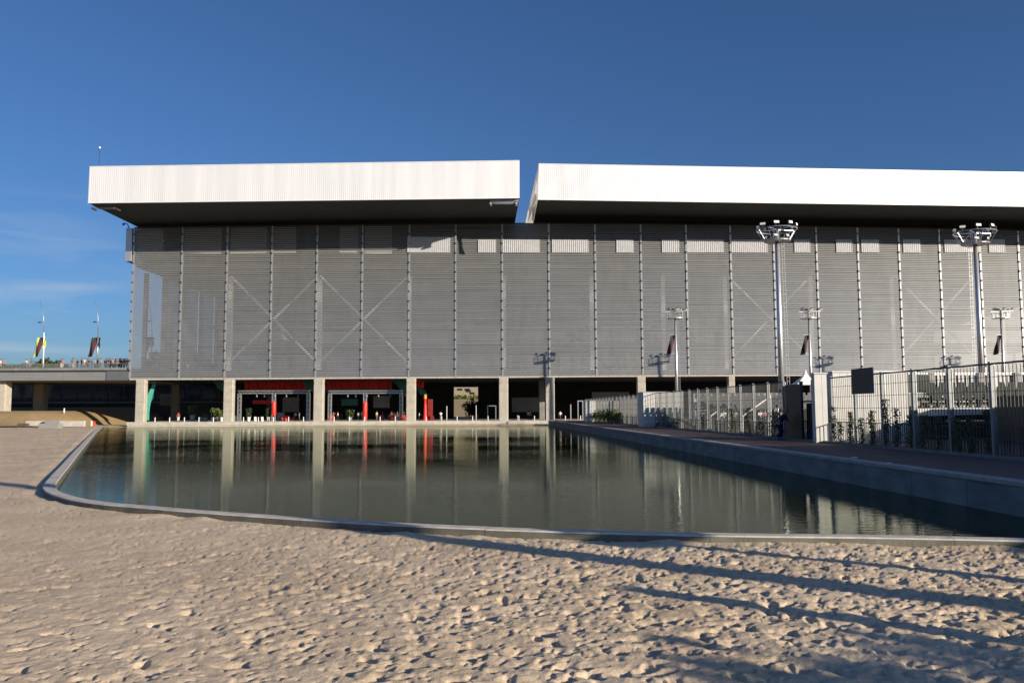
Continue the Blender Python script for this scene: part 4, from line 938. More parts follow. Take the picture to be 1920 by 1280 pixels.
def shade_tree(px, py, back, r, n, label):
    g = onz(px, py, .2); c = g+DS*back; hgt = back*math.tan(SUN_EL)+.2; t = W('tree', (c.x, c.y, .1), label, 'tree', 'small trees beside the beach outside the view')
    mb = MB(); mb.tube([(c.x, c.y, 0), (c.x+.1, c.y, hgt)], [.11, .06], 7)
    for k in range(6): a = k*1.05; mb.tube([(c.x, c.y, hgt-.6*r[2]), (c.x+math.cos(a)*r[0]*.7, c.y+math.sin(a)*r[0]*.7, hgt+.2)], [.05, .02], 5)
    t.part(mb, 'trunk', 'bark'); mb = MB(); cl = [(Vector((c.x+random.gauss(0, r[0]*.42), c.y+random.gauss(0, r[1]*.42), hgt+random.gauss(0, r[2]*.38))), random.uniform(.25, .5)*r[2]) for _ in range(26)]
    for k in range(n):
        q, w_ = random.choice(cl); d = Vector((random.gauss(0, 1), random.gauss(0, 1), random.gauss(0, 1))).normalized()*w_*random.random()**.4; p = q+d; s = random.uniform(.05, .11)
        u = Vector((random.gauss(0, 1), random.gauss(0, 1), random.gauss(0, 1))).normalized()*s; v = u.cross(Vector((random.gauss(0, 1), random.gauss(0, 1), random.gauss(0, 1)))).normalized()*s*.6
        mb.add([p-u, p-v, p+u, p+v], [(0, 1, 2, 3)])
    t.part(mb, 'crown', 'leaf_dk')
shade_tree(1560, 1290, 17, (1.2, 1.2, .5), 1500, 'small tree off the right edge shading the sand at lower right')
shade_tree(1900, 1262, 22, (1.4, 1.4, .4), 800, 'second small tree off the right edge, sparser crown')

# ------------------------------------------------------------------ things on the quay
def ordw(i): return ['first', 'second', 'third', 'fourth', 'fifth', 'sixth', 'seventh'][i]
colpx = [265, 429, 598, 771, 944, 1031, 1202]
bol = [290.6, 318, 345.6, 373, 400, 456.5, 484.4, 512.5, 541, 569, 626.5, 655, 683.7, 712.6, 741, 799, 828, 857, 886, 915, 973, 1002, 1060, 1088.5]
proto = None; cnt = {}
for px in bol:
    g = sum(1 for c in colpx if c < px); cnt[g] = cnt.get(g, 0)+1
    p = at(px, 787, 148.9+FT*((px-960)/F*150)); lb = 'white bollard on the quay edge, %s to the right of the %s arena column' % (ordw(cnt[g]-1), ordw(g-1))
    if proto is None:
        mb = MB(); mb.lathe((0, 0, 0), [(.11, 0), (.12, .03), (.075, .06), (.075, .74), (.06, .79), (.02, .8)], 12); proto = mb.build('bollard', 'white', smooth=True); o = proto
    else: o = proto.copy(); COL.objects.link(o)
    o.location = (p.x, p.y, ZQ); tag(o, lb, 'bollard', 'bollards along the quay')
# truss goal frames
def boxtruss(mb, a, b, w_=.5, n=10, r=.05):
    a = Vector(a); b = Vector(b); t = (b-a).normalized(); y = Vector((0, 1, 0)); x = t.cross(y).normalized(); C4 = [(x*sx+y*sy)*w_/2 for sx, sy in ((-1, -1), (1, -1), (1, 1), (-1, 1))]
    for c in C4: mb.bar(a+c, b+c, r*2)
    for i in range(n):
        p = a.lerp(b, i/n); q = a.lerp(b, (i+1)/n)
        for k in range(4): c, d = C4[k], C4[(k+1) % 4]; mb.bar(p+(c if i % 2 else d), q+(d if i % 2 else c), r)
def truss_frame(xs, ytop, label, red):
    Y = 152.0; P = [at(x, 760, Y).x for x in xs]; zt_ = at(xs[0], ytop, Y).z; t = W('truss_frame', (P[1], Y, ZQ), label, 'truss frame', 'truss frames under the arena')
    for i, x in enumerate(P): mb = MB(); boxtruss(mb, (x, Y, ZQ), (x, Y, zt_-.3), n=12); mb.box(x-.4, x+.4, Y-.4, Y+.4, ZQ, ZQ+.05); t.part(mb, 'truss_post', 'galv' if i < 2 else 'galv_dk')
    mb = MB(); boxtruss(mb, (P[0]-.25, Y, zt_), (P[2]+.25, Y, zt_), n=28); t.part(mb, 'crossbeam', 'galv')
    for (fx, c) in ((.25, 'housing'), (.36, 'c_navy'), (.52, 'housing'), (.68, 'housing'), (.85, 'c_denim')):
        x = P[0]+(P[2]-P[0])*fx; mb = MB(); mb.lathe((x, Y-.1, zt_-.95), [(.17, 0), (.2, .1), (.12, .45)], 10); mb.bar((x, Y-.1, zt_-.5), (x, Y-.1, zt_-.25), .05); t.part(mb, 'spotlight', c)
    mb = MB(); z1 = at(xs[1], red[0], Y).z; z0 = at(xs[1], red[1], Y).z; z0 = max(z0, ZQ+.06); x = P[1]; w_ = .42
    mb.lathe((x, Y, z0), [(w_*.8, 0), (w_, .15), (w_, z1-z0-.15), (w_*.85, z1-z0)], 18); t.part(mb, 'red_sleeve', 'red', smooth=True)
truss_frame((449, 513.5, 578), 735, 'silver truss frame with short red sleeve between second and third arena columns', (753, 779))
truss_frame((618.5, 684.5, 752), 735, 'silver truss frame with long red sleeve between third and fourth arena columns', (753, 786))
# teal and red arch sculpture by the first column
t = W('arch_sculpture', (at(274, 787, 152).x, 152, ZQ), 'curved teal rib with red panel rising beside the first arena column', 'sculpture')
def sheet(pts, Y, th, m, name):
    mb = MB(); n = len(pts); vs = [at(x, y, Y) for x, y in pts]
    for v in vs: v.z = min(v.z, zsof)
    v2 = [v+Vector((0, th, 0)) for v in vs]; mb.add(vs+v2, [tuple(range(n)), tuple(range(2*n-1, n-1, -1))]+[((i+1) % n, i, n+i, n+(i+1) % n) for i in range(n)]); t.part(mb, name, m)
sheet([(271, 787.5), (271.5, 770), (273.5, 752), (278, 737), (284, 725), (287, 716), (289, 712), (279, 712), (291, 712), (290, 722), (286, 734), (282, 747), (279, 762), (277.5, 775), (277.5, 787.5)], 152, .5, 'teal', 'teal_rib')
sheet([(269, 752), (269.5, 728), (273, 722.5), (278, 726), (278, 733), (273, 746)], 152.6, .3, 'red', 'red_panel')
sheet([(280, 749), (283, 737), (287, 735), (286, 746), (283, 752)], 152.7, .3, 'teal_dk', 'teal_fin')
# red tower
t = W('red_tower', (at(797, 787, 152.5).x, 152.5, ZQ), 'slender red tapering tower with orange top and shade-toned red box, right of fourth column', 'tower')
p0 = at(797, 787, 152.5); zt_ = at(797, 739, 152.5).z; zr_ = at(797, 748, 152.5).z
mb = MB(); mb.lathe((p0.x, 152.5, ZQ), [(.55, 0), (.5, .2), (.36, .5), (.27, (zr_-ZQ)*.6), (.2, zr_-ZQ)], 12); t.part(mb, 'shaft', 'red', smooth=True)
mb = MB(); mb.lathe((p0.x, 152.5, zr_), [(.22, 0), (.3, .1), (.28, .6), (.16, zt_-zr_)], 12); t.part(mb, 'lantern', 'orange')
q = at(806.5, 787, 153.6); mb = MB(); zt_ = at(806, 748, 153.6).z; mb.box(q.x-.5, q.x+.4, 153.6, 154.6, ZQ, zt_); mb.box(q.x-.6, q.x+.6, 153.4, 154.8, ZQ, ZQ+.8); t.part(mb, 'red_box', 'red_shade', bevel=.03)
# planters
def planter(px, Yo, h_, r_, ph, pm, lm, label):
    p = at(px, 780, 150+Yo); t = W('potted_plant', (p.x, p.y, ZQ), label, 'potted plant', 'pots with plants under the arena')
    mb = MB(); mb.lathe((p.x, p.y, ZQ), [(r_*.65, 0), (r_*.7, .02), (r_, h_), (r_*.9, h_), (r_*.85, h_-.06)], 14); t.part(mb, 'pot', pm, smooth=False)
    mb = MB(); 
    for k in range(int(170*ph)):
        a = random.uniform(0, 6.28); rr = r_*1.5*math.sqrt(random.random()); z = ZQ+h_+random.random()**.8*ph; c = Vector((p.x+rr*math.cos(a), p.y+rr*math.sin(a), z)); s = random.uniform(.08, .17)
        u = Vector((random.gauss(0, 1), random.gauss(0, 1), random.gauss(0, .6))).normalized()*s; v = u.cross(Vector((random.gauss(0, 1), random.gauss(0, 1), random.gauss(0, 1)))).normalized()*s*.6
        mb.add([c-u, c-v, c+u, c+v], [(0, 1, 2, 3)])
    mb.tube([(p.x, p.y, ZQ+h_-.1), (p.x, p.y, ZQ+h_+ph*.6)], .04, 5); t.part(mb, 'plant', lm)
planter(361.5, 5, 1.15, .55, 1.9, 'pot_grey', 'leaf_dk', 'large grey tapered pot with dark bush left of the second column')
planter(404, 4, .9, .6, 1.5, 'pot_grey', 'leaf_lt', 'grey pot with yellow green shrub just left of the second column')
planter(399, 2.2, .7, .35, .4, 'terracotta_white', 'leaf', 'small white pot with low plant left of the second column')
planter(416, 2.4, .75, .4, 1.3, 'terracotta_white', 'leaf_lt', 'white pot partly behind the second column')
planter(466.5, 2.6, .75, .34, 1.6, 'terracotta_white', 'leaf_dk', 'white tapered pot under the left truss, nearer its left post')
planter(503.5, 2.6, .75, .36, 1.6, 'terracotta_white', 'leaf_dk', 'white tapered pot under the left truss, beside the red sleeve')
planter(655, 6, .6, .6, 1.5, 'pot_grey', 'leaf', 'wide low shrub in a grey pot left of the pair in white under right truss')
planter(378, 3.5, .8, .6, .5, 'pot_grey', 'leaf_dk', 'wide grey pot with low plants between large pot and white pot')
planter(386, 3, .7, .45, .5, 'pot_grey', 'leaf', 'short grey pot next to the small white pot')
# red chairs
def chair(px, Yo, rz, label):
    p = at(px, 780, 150+Yo); r = empty('lounge_chair', (p.x, p.y, ZQ), label, 'chair', 'red lounge chairs on the quay', R(rz))
    mb = MB(); mb.box(-.38, .38, -.40, .40, .26, .44); mb.build('seat', 'red', r, bevel=.05)
    mb = MB(); mb.hexa([(-.38, .26, .44), (.38, .26, .44), (.38, .42, .44), (-.38, .42, .44), (-.34, .42, 1.0), (.34, .42, 1.0), (.34, .54, 1.0), (-.34, .54, 1.0)]); mb.build('backrest', 'red', r, bevel=.05)
    for s in (-1, 1):
        mb = MB(); mb.box(s*.44-.06, s*.44+.06, -.36, .40, .30, .64); mb.build('armrest', 'red', r, bevel=.03)
        for q in (-1, 1): mb = MB(); mb.box(s*.34-.03, s*.34+.03, q*.32-.03, q*.32+.03, 0, .26); mb.build('leg', 'galv', r)
chair(534, 3.2, 0, 'red lounge chair nearer the left truss red sleeve'); chair(540, 3.0, 20, 'second red lounge chair right of the sleeve, touching the first'); chair(549, 4.5, -30, 'red lounge chair left of the pair in white shirts'); chair(622, 2.5, 15, 'red lounge chair at the left post of the right truss')
chair(717, 4.2, 10, 'red lounge chair by the leaning person under the right truss'); chair(738, 4.4, 0, 'red lounge chair by the cream scarf person'); chair(755, 2.2, -10, 'red lounge chair against the fourth column')
def counter(px0, px1, ytop, Yo, m, label):
    p = at(px0, 780, 150+Yo); q = at(px1, ytop, 150+Yo); t = W('counter', (p.x, p.y, ZQ), label, 'counter'); mb = MB(); mb.box(p.x, q.x, p.y, p.y+.7, ZQ, q.z-.06); t.part(mb, 'counter_body', m); mb = MB(); mb.box(p.x-.05, q.x+.05, p.y-.06, p.y+.76, q.z-.055, q.z); t.part(mb, 'counter_top', 'pot_grey')
counter(519, 532, 773, 5, 'pot_grey', 'grey bar counter right of the left truss red sleeve')
counter(434, 447, 779, 2, 'pot_grey', 'low grey counter right of the second column')
for px in (479, 492):
    p = at(px, 780, 152); t = W('menu_board', (p.x, 152, ZQ), 'white folding board leaning %s under the left truss' % ('nearest the left pot' if px == 479 else 'beside the right pot'), 'board', 'white boards under left truss')
    mb = MB(); mb.hexa([(p.x-.2, 152, ZQ), (p.x+.25, 152, ZQ), (p.x+.25, 152.05, ZQ), (p.x-.2, 152.05, ZQ), (p.x-.32, 152.25, ZQ+.8), (p.x+.1, 152.25, ZQ+.8), (p.x+.1, 152.3, ZQ+.8), (p.x-.32, 152.3, ZQ+.8)]); t.part(mb, 'board_front', 'white'); mb = MB(); mb.bar((p.x, 152.28, ZQ+.75), (p.x+.05, 152.6, ZQ), .04); t.part(mb, 'strut', 'galv_dk')
def gateframe(px, Yo, w_, h_, label, m='galv_dk'):
    p = at(px, 780, 150+Yo); t = W('open_gateway', (p.x, p.y, ZQ), label, 'frame', 'open steel frames under the arena'); mb = MB()
    for s in (-w_/2, w_/2): mb.box(p.x+s-.08, p.x+s+.08, p.y, p.y+.16, ZQ, ZQ+h_)
    mb.box(p.x-w_/2+.085, p.x+w_/2-.085, p.y, p.y+.16, ZQ+h_-.16, ZQ+h_); t.part(mb, 'frame', m)
gateframe(922, 3, 1.5, 2.7, 'dark open steel frame left of the fifth column'); gateframe(1088.5, -.2, .85, 3.5, 'tall pale steel gateway at the far end of the fence', 'galv'); 
for px, h_ in ((837.5, 2.6), (892.5, 2.7), (1070, 2.8), (970.5, .9)):
    p = at(px, 780, 152); mb = MB(); mb.lathe((0, 0, 0), [(.14, 0), (.1, .06), (.1, h_), (.06, h_+.05)], 10); o = mb.build('steel_post', 'galv_dk'); o.location = (p.x, 152, ZQ)
    tag(o, {837.5: 'thin grey steel post right of the lone person in white by the tower', 892.5: 'thin steel post right of the bright passage under the arena', 1070: 'steel post between the walking person and the fence gateway', 970.5: 'short steel post just right of the fifth column'}[px], 'post', 'steel posts under the arena')
# dark bush in the passage
def bush(c, r, n, lm, name='bush', label='', cat='bush', group=None, s=(.15, .3)):
    t = W(name, (c[0], c[1], c[2]-r[2]), label, cat, group); mb = MB()
    for k in range(n):
        a = random.uniform(0, 6.28); ph = math.acos(random.uniform(-1, 1)); rr = random.random()**.4
        lump = .75+.35*math.sin(a*3+ph*4)+.15*math.sin(a*7)
        p = Vector((c[0]+r[0]*rr*lump*math.sin(ph)*math.cos(a), c[1]+r[1]*rr*lump*math.sin(ph)*math.sin(a), c[2]+r[2]*rr*lump*math.cos(ph))); q = random.uniform(*s)
        u = Vector((random.gauss(0, 1), random.gauss(0, 1), random.gauss(0, 1))).normalized()*q; v = u.cross(Vector((random.gauss(0, 1), random.gauss(0, 1), random.gauss(0, 1)))).normalized()*q*.6
        mb.add([p-u, p-v, p+u, p+v], [(0, 1, 2, 3)])
    t.part(mb, 'crown', lm)
    mb = MB()
    for k in range(4): mb.tube([(c[0], c[1], c[2]-r[2]), (c[0]+random.uniform(-.5, .5)*r[0], c[1]+random.uniform(-.4, .4)*r[1], c[2])], [.08*r[2]**.5+.02, .02], 5)
    t.part(mb, 'trunk', 'bark'); return t
p = at(889, 768, 190); bush((p.x, 190, ZQ+2.2), (2.6, 1.5, 2.2), 2600, 'leaf_dk', 'bush', 'dark round bush standing in the bright passage under the arena')
for k, px in enumerate((856, 874, 892)):
    p = at(px, 746, 405); bush((p.x, 405, p.z), (3.6, 1.5, 1.7), 420, 'leaf_lt', 'hedge', ['left', 'middle', 'right'][k]+' part of the light green hedge seen through the passage', 'hedge', 'hedge behind the passage', (.3, .6))

# ------------------------------------------------------------------ trees on the horizon at left
def tree(px, Y, ytop, r, label, lm='leaf_dk', n=1500):
    tp = at(px, ytop, Y); t = W('tree', (tp.x, Y, 0), label, 'tree', 'trees behind the footbridge'); h_ = tp.z; mb = MB()
    mb.tube([(tp.x, Y, -1), (tp.x+.3, Y, h_*.45), (tp.x, Y, h_*.8)], [.6, .45, .2], 8)
    for k in range(6): a = k*1.05; mb.tube([(tp.x, Y, h_*.55), (tp.x+math.cos(a)*r*.6, Y+math.sin(a)*r*.6, h_*.8)], [.25, .08], 5)
    t.part(mb, 'trunk', 'bark'); mb = MB(); cl = [(Vector((tp.x+random.gauss(0, r*.5), Y+random.gauss(0, r*.5), h_-r*.75+random.gauss(0, r*.32))), random.uniform(.25, .45)*r) for _ in range(22)]
    for k in range(n):
        c, q = random.choice(cl); d = Vector((random.gauss(0, 1), random.gauss(0, 1), random.gauss(0, .8))); d = d.normalized()*q*random.random()**.4; p = c+d; p.z = min(p.z, h_); s = random.uniform(.3, .7)
        u = Vector((random.gauss(0, 1), random.gauss(0, 1), random.gauss(0, 1))).normalized()*s; v = u.cross(Vector((random.gauss(0, 1), random.gauss(0, 1), random.gauss(0, 1)))).normalized()*s*.6
        mb.add([p-u, p-v, p+u, p+v], [(0, 1, 2, 3)])
    t.part(mb, 'crown', lm)
tree(10, 330, 687, 4, 'low green treetop left above the footbridge rail'); tree(32, 330, 684, 4.5, 'rounded treetop between the left edge and the first walkers')
tree(66, 300, 683, 3.5, 'treetop left of the white pole'); tree(84, 280, 673, 4.6, 'tallest spreading treetop right behind the white lamp pole', n=2400); tree(100, 310, 683, 4, 'treetop sloping down right of the tall one'); tree(122, 340, 690, 3, 'lowest small treetop toward the walking pair')
for i, px in enumerate((300, 345, 392, 455)): tree(px, 260, 664-i % 2*3, 5, ['treetop dimly seen behind the first louvre bay', 'treetop dimly seen behind the second louvre bay', 'treetop dimly seen behind the second mullion', 'treetop dimly seen behind the third louvre bay'][i])
mb = MB(); hv = []; 
xs_ = np.linspace(-900, 600, 80)
for x in xs_: z = 14+6*float(vnoise(np.array(x/90), np.array(1.0), 3)); hv += [(x, 900, -1), (x, 900, z*1.6), (x, 1100, z*2.2)]
mb.add(hv, [f for i in range(79) for f in ((i*3, i*3+3, i*3+4, i*3+1), (i*3+1, i*3+4, i*3+5, i*3+2))]); tag(mb.build('hills', 'leaf_dk', smooth=True), kind='structure')

# ------------------------------------------------------------------ the promenade fence
FA = onz(1865, 858, ZQ); FB = onz(1096, 788.5, ZQ); fd = (FB-FA); fd.z = 0; fd.normalize()
def fX(Y): return FA.x+(Y-FA.y)*fd.x/fd.y
FZ = W('mesh_fence', (fX(60), 60, ZQ), 'long grey wire mesh fence with square steel posts along the promenade', 'fence')
FH = 3.6
post = MB().use('post_shade'); post.box(-.06, .055, -.07, .07, 0, FH); post.box(-.075, .075, -.09, .09, FH, FH+.03); post.use('galv_dk'); post.box(.1, .15, -.03, .03, .15, FH-.05)  # shaded and lit halves put into a darker post and brighter strip
for z in (.9, 1.9, 2.9): post.box(.056, .1, -.02, .02, z, z+.05)
post_me = post.mesh('fence_post', 'galv_dk')
SP = 2.77
pn = MB(); nv = 13
for i in range(1, nv): y = SP*i/nv; pn.box(-.011, .011, y-.010, y+.010, .12, FH-.12)
for z in (.12, .7, 1.3, 1.9, 2.5, 3.05): pn.box(-.016, -.009, .09, SP-.09, z-.01, z+.01)
pn.box(-.03, .03, .09, SP-.09, FH-.09, FH-.02); pn.box(-.03, .03, .09, SP-.09, .02, .08)
pn_me = pn.mesh('mesh_panel', 'wire')
ang = math.atan2(-fd.x, fd.y)
def placeF(me_, name, Y, parent=FZ):
    o = bpy.data.objects.new(name, me_); COL.objects.link(o); o.parent = parent.root; o.location = Vector((fX(Y), Y, ZQ))-parent.b; o.rotation_euler = (0, 0, ang); return o
Yp = 31.6; posts = []
while Yp > 12: Yp -= SP
k = 0
while Yp < 139:
    if 46.5 < Yp < 50: Yp = 52.3
    gate = 45 < Yp < 50
    placeF(post_me, 'fence_post', Yp)
    if not gate: placeF(pn_me, 'mesh_panel', Yp)
    posts.append(Yp); Yp += SP
mb = MB(); Y_a, Y_b = 12, 139
mb.hexa([(fX(Y_a)-.12, Y_a, ZQ-.1), (fX(Y_a)+.12, Y_a, ZQ-.1), (fX(Y_b)+.12, Y_b, ZQ-.1), (fX(Y_b)-.12, Y_b, ZQ-.1), (fX(Y_a)-.12, Y_a, ZQ+.1), (fX(Y_a)+.12, Y_a, ZQ+.1), (fX(Y_b)+.12, Y_b, ZQ+.1), (fX(Y_b)-.12, Y_b, ZQ+.1)]); FZ.part(mb, 'plinth', 'concrete_dk')
t = W('railing', (fX(60)+.6, 60, ZQ), 'low dark barred railing running just behind the tall mesh fence', 'railing')
rl = MB(); 
for i in range(30): y = 5.4*i/30; rl.box(-.012, .012, y-.012, y+.012, .08, 1.12)
rl.box(-.02, .02, 0, 5.34, 1.12, 1.17); rl.box(-.02, .02, 0, 5.34, .05, .09)
rl_me = rl.mesh('rail_panel', 'dark_metal'); y = 13.0
while y < 134:
    o = bpy.data.objects.new('rail_panel', rl_me); COL.objects.link(o); o.parent = t.root; o.location = Vector((fX(y)+.6, y, ZQ))-t.b; o.rotation_euler = (0, 0, ang); y += 5.42
# sign board on the fence
def fence_at(px):       # where the fence line crosses a picture column
    d = ray(px, 770); t = (FA.x-FA.y*fd.x/fd.y)/(d.x-d.y*fd.x/fd.y); return d.y*t
ya, yb = fence_at(1603.5), fence_at(1645); zt_ = at(1624, 690, (ya+yb)/2).z; zb_ = at(1624, 738, (ya+yb)/2).z
t = W('notice_board', (fX(ya), ya, zb_), 'black notice board hung high on the fence before the white cladding', 'board')
mb = MB(); mb.hexa([(fX(ya)-.14, ya, zb_), (fX(ya)-.10, ya, zb_), (fX(yb)-.10, yb, zb_), (fX(yb)-.14, yb, zb_), (fX(ya)-.14, ya, zt_), (fX(ya)-.10, ya, zt_), (fX(yb)-.10, yb, zt_), (fX(yb)-.14, yb, zt_)]); t.part(mb, 'board', 'dark_panel')
mb = MB(); y0 = ya+(yb-ya)*.82; y1 = ya+(yb-ya)*.96
for (f0, f1) in ((.08, .3), (.78, .9)): a0 = zb_+(zt_-zb_)*f0; a1 = zb_+(zt_-zb_)*f1; mb = MB(); mb.hexa([(fX(y0)-.15, y0, a0), (fX(y0)-.142, y0, a0), (fX(y1)-.142, y1, a0), (fX(y1)-.15, y1, a0), (fX(y0)-.15, y0, a1), (fX(y0)-.142, y0, a1), (fX(y1)-.142, y1, a1), (fX(y1)-.15, y1, a1)]); t.part(mb, 'notice_sheet', 'c_denim')
ya, yb = fence_at(1203.5), fence_at(1211.5); t = W('notice_board', (fX(ya), ya, 2), 'small black notice board on the far fence at the white cladding', 'board'); zt_ = at(1207, 740, ya).z; zb_ = at(1207, 760, ya).z
mb = MB(); mb.hexa([(fX(ya)-.14, ya, zb_), (fX(ya)-.10, ya, zb_), (fX(yb)-.10, yb, zb_), (fX(yb)-.14, yb, zb_), (fX(ya)-.14, ya, zt_), (fX(ya)-.10, ya, zt_), (fX(yb)-.10, yb, zt_), (fX(yb)-.14, yb, zt_)]); t.part(mb, 'board', 'dark_panel')
# clad volumes behind the fence
def clad(px0, px1, pyt, Y, dp, label, m='clad', zbot=ZQ, rib=.42, name='clad_cabin', cat='cabin', grp=None):
    p = at(px0, pyt, Y); q = at(px1, pyt, Y); t = W(name, (p.x, Y, zbot), label, cat, grp); mb = MB()
    mb.box(p.x, q.x, Y+.05, Y+dp, zbot, p.z-.02); t.part(mb, 'wall', m); mb = MB(); x = p.x
    while x < q.x-.02: e = min(x+rib, q.x); mb.box(x+.008, e-.008, Y+.03, Y+.048, zbot+.05, p.z-.05); x = e
    t.part(mb, 'cladding', m); mb = MB(); mb.box(p.x-.04, q.x+.04, Y-.04, Y+dp+.04, p.z-.018, p.z+.05); t.part(mb, 'roof', 'galv'); return t
clad(1561, 1701, 697, 47.3, 3.0, 'large white ribbed cabin behind the nearest vine covered fence bays')
clad(1526.5, 1550, 700, 46.4, .5, 'narrow white ribbed cabin end right of the dark gate opening')
clad(1206, 1281, 735, 88, 4, 'white ribbed cabin behind the far fence right of the small notice board')
clad(1098, 1165, 751, 128, 4, 'pale cabin behind the hedge at the far end of the fence')
clad(1165, 1206, 748, 112, 3, 'greyish cabin between the hedge and the white far cabin', m='clad_grey')
clad(1703, 1741, 738, 56, 3, 'low grey cabin right of the large ribbed cabin', m='clad_grey', rib=3)
clad(1716, 1762, 762, 52, 2.0, 'pale grey boarded box behind the two thin vines', m='clad_grey', rib=4)
clad(1300, 1500, 738, 100, 3, 'long grey corrugated wall behind the grey seating rows', m='clad_mid', name='clad_wall', cat='wall', rib=.5)
# gate in the fence
gy0, gy1 = fence_at(1550), fence_at(1474)
t = W('gate', (fX(gy1), gy1, ZQ), 'dark steel gate leaf standing half open in the fence', 'gate')
def fpanel(mb, a, b, z0, z1, off=0, th=.06): mb.hexa([(fX(a)-th/2+off, a, z0), (fX(a)+th/2+off, a, z0), (fX(b)+th/2+off, b, z0), (fX(b)-th/2+off, b, z0), (fX(a)-th/2+off, a, z1), (fX(a)+th/2+off, a, z1), (fX(b)+th/2+off, b, z1), (fX(b)-th/2+off, b, z1)])
ga, gb, gc = fence_at(1505), fence_at(1474), fence_at(1524)
mb = MB(); fpanel(mb, ga, gb, ZQ+.05, ZQ+FH-.25); t.part(mb, 'gate_leaf', 'dark_panel')
mb = MB(); fpanel(mb, gc, ga-.02, ZQ+.05, ZQ+2.2, .25); t.part(mb, 'door', 'black')
mb = MB(); fpanel(mb, gc-.12, gc, ZQ, ZQ+FH-.1, 0, .14); fpanel(mb, ga-.08, ga+.08, ZQ, ZQ+FH-.1, -.05, .16); fpanel(mb, gc, ga-.085, ZQ+2.25, ZQ+2.35, 0, .1); t.part(mb, 'gate_frame', 'dark_metal')
# tent
p = at(1507, 722, 75); tp = at(1511, 697, 75); t = W('tent', (p.x, 75, ZQ), 'white pointed tent top behind the gate', 'tent'); mb = MB()
r_ = 1.0; zz = p.z; q4 = [(p.x-r_, 75-r_), (p.x+r_, 75-r_), (p.x+r_, 75+r_), (p.x-r_, 75+r_)]
for i in range(4):
    a, b = q4[i], q4[(i+1) % 4]; prev = [Vector((*a, zz)), Vector((*b, zz))]
    for k in range(1, 5):
        f_ = k/4; g_ = (1-f_)**1.6; c = Vector((tp.x, 75, 0)); na = c.lerp(Vector((*a, 0)), max(g_, .02)); nb = c.lerp(Vector((*b, 0)), max(g_, .02)); hz = zz+(tp.z+.2-zz)*f_
        na.z = nb.z = hz; mb.add([prev[0], prev[1], nb, na], [(0, 1, 2, 3)]); prev = [na, nb]
t.part(mb, 'canopy', 'white')
for (x, y) in q4: mb = MB(); mb.bar((x, y, ZQ), (x, y, zz), .08); t.part(mb, 'tent_pole', 'galv')
# vines on the fence
def vine(px, pyt, lm, label, n=60, w_=.12, grp='climbing vines on the mesh fence'):
    Y = fence_at(px); x = fX(Y)+.06; zt_ = at(px, pyt, Y).z; t = W('vine', (x, Y, ZQ), label, 'vine', grp); mb = MB(); P = []; k = 0
    hh_ = zt_-ZQ; m_ = 8; ph = random.uniform(0, 6)
    for i in range(m_+1): P.append(Vector((x, Y+.09*math.sin(ph+i*1.1), ZQ+hh_*i/m_)))
    mb.tube(P, [.014]*m_+[.005], 5); t.part(mb, 'stem', 'bark'); mb = MB()
    for i in range(n):
        f_ = random.random()**.9; c = P[min(int(f_*m_), m_-1)].lerp(P[min(int(f_*m_)+1, m_)], f_*m_-int(f_*m_))+Vector((random.gauss(0, w_*.5), random.gauss(0, w_), 0)); s = random.uniform(.035, .075)
        u = Vector((random.gauss(0, .6), random.gauss(0, 1), random.gauss(0, .8))).normalized()*s; v = u.cross(Vector((1, random.gauss(0, .5), random.gauss(0, .5)))).normalized()*s*.8
        mb.add([c-u, c-v*.8, c+u, c+v*.8], [(0, 1, 2, 3)])
    t.part(mb, 'leaves', lm)
vl = [(1561, 762, 'vine of many leaves hugging the post at the left end of the large white cabin', 80), (1572, 790, 'short vine second from the left on the large white cabin', 40), (1592, 772, 'dense vine just left of the post before the notice board', 110), (1612, 783, 'thin low vine under the notice board', 60), (1632, 770, 'bushy leaning vine under the right side of the notice board', 100), (1659, 748, 'tallest vine, on the post right of the notice board', 80), (1678, 765, 'lone tall vine amid the white cladding right of the notice board', 70),
 (1704, 778, 'dark vine where the white cladding ends', 70), (1728, 778, 'left of the two thin vines before the pale grey box', 90), (1754, 780, 'right of the two thin vines before the pale grey box', 60), (1789, 783, 'loose vine right of the seating platform corner', 90), (1815, 782, 'yellowish vine in the dark area between the last two posts', 80), (1850, 768, 'vine left of the last thick fence post', 60),
 (1318, 777, 'pale vine on the fence at the left seats', 90), (1372, 765, 'dark vine in the middle of the grey seating rows', 120), (1402, 764, 'vine left of the white stair rail', 100), (1428, 790, 'low vine behind the stair rail foot', 80), (1449, 772, 'orange tinted vine next to the stooping figure', 90), (1232, 792, 'small vine on the left part of the far white cabin', 40), (1252, 796, 'small vine in the middle of the far white cabin', 40), (1268, 790, 'small vine at the right part of the far white cabin', 40)]
for i, (px, py, lb, n) in enumerate(vl): vine(px, py, ['leaf_dk', 'leaf', 'leaf'][i % 3], lb, n*5, .12 if px > 1500 else .28)
for i, px in enumerate((1102, 1110, 1118, 1126, 1134, 1142, 1150, 1158)):
    Y = fence_at(px); x = fX(Y)-.1; bush((x, Y, ZQ+.95), (.45, 3.4, 1.05+.2*math.sin(i*2.1)), 1100, 'leaf_lt' if i % 3 else 'leaf', 'shrub', 'climbing shrub %s from the far end of the fence' % ['first', 'second', 'third', 'fourth', 'fifth', 'sixth', 'seventh', 'eighth'][i], 'shrub', 'sunlit shrubs at the far fence', (.06, .13))
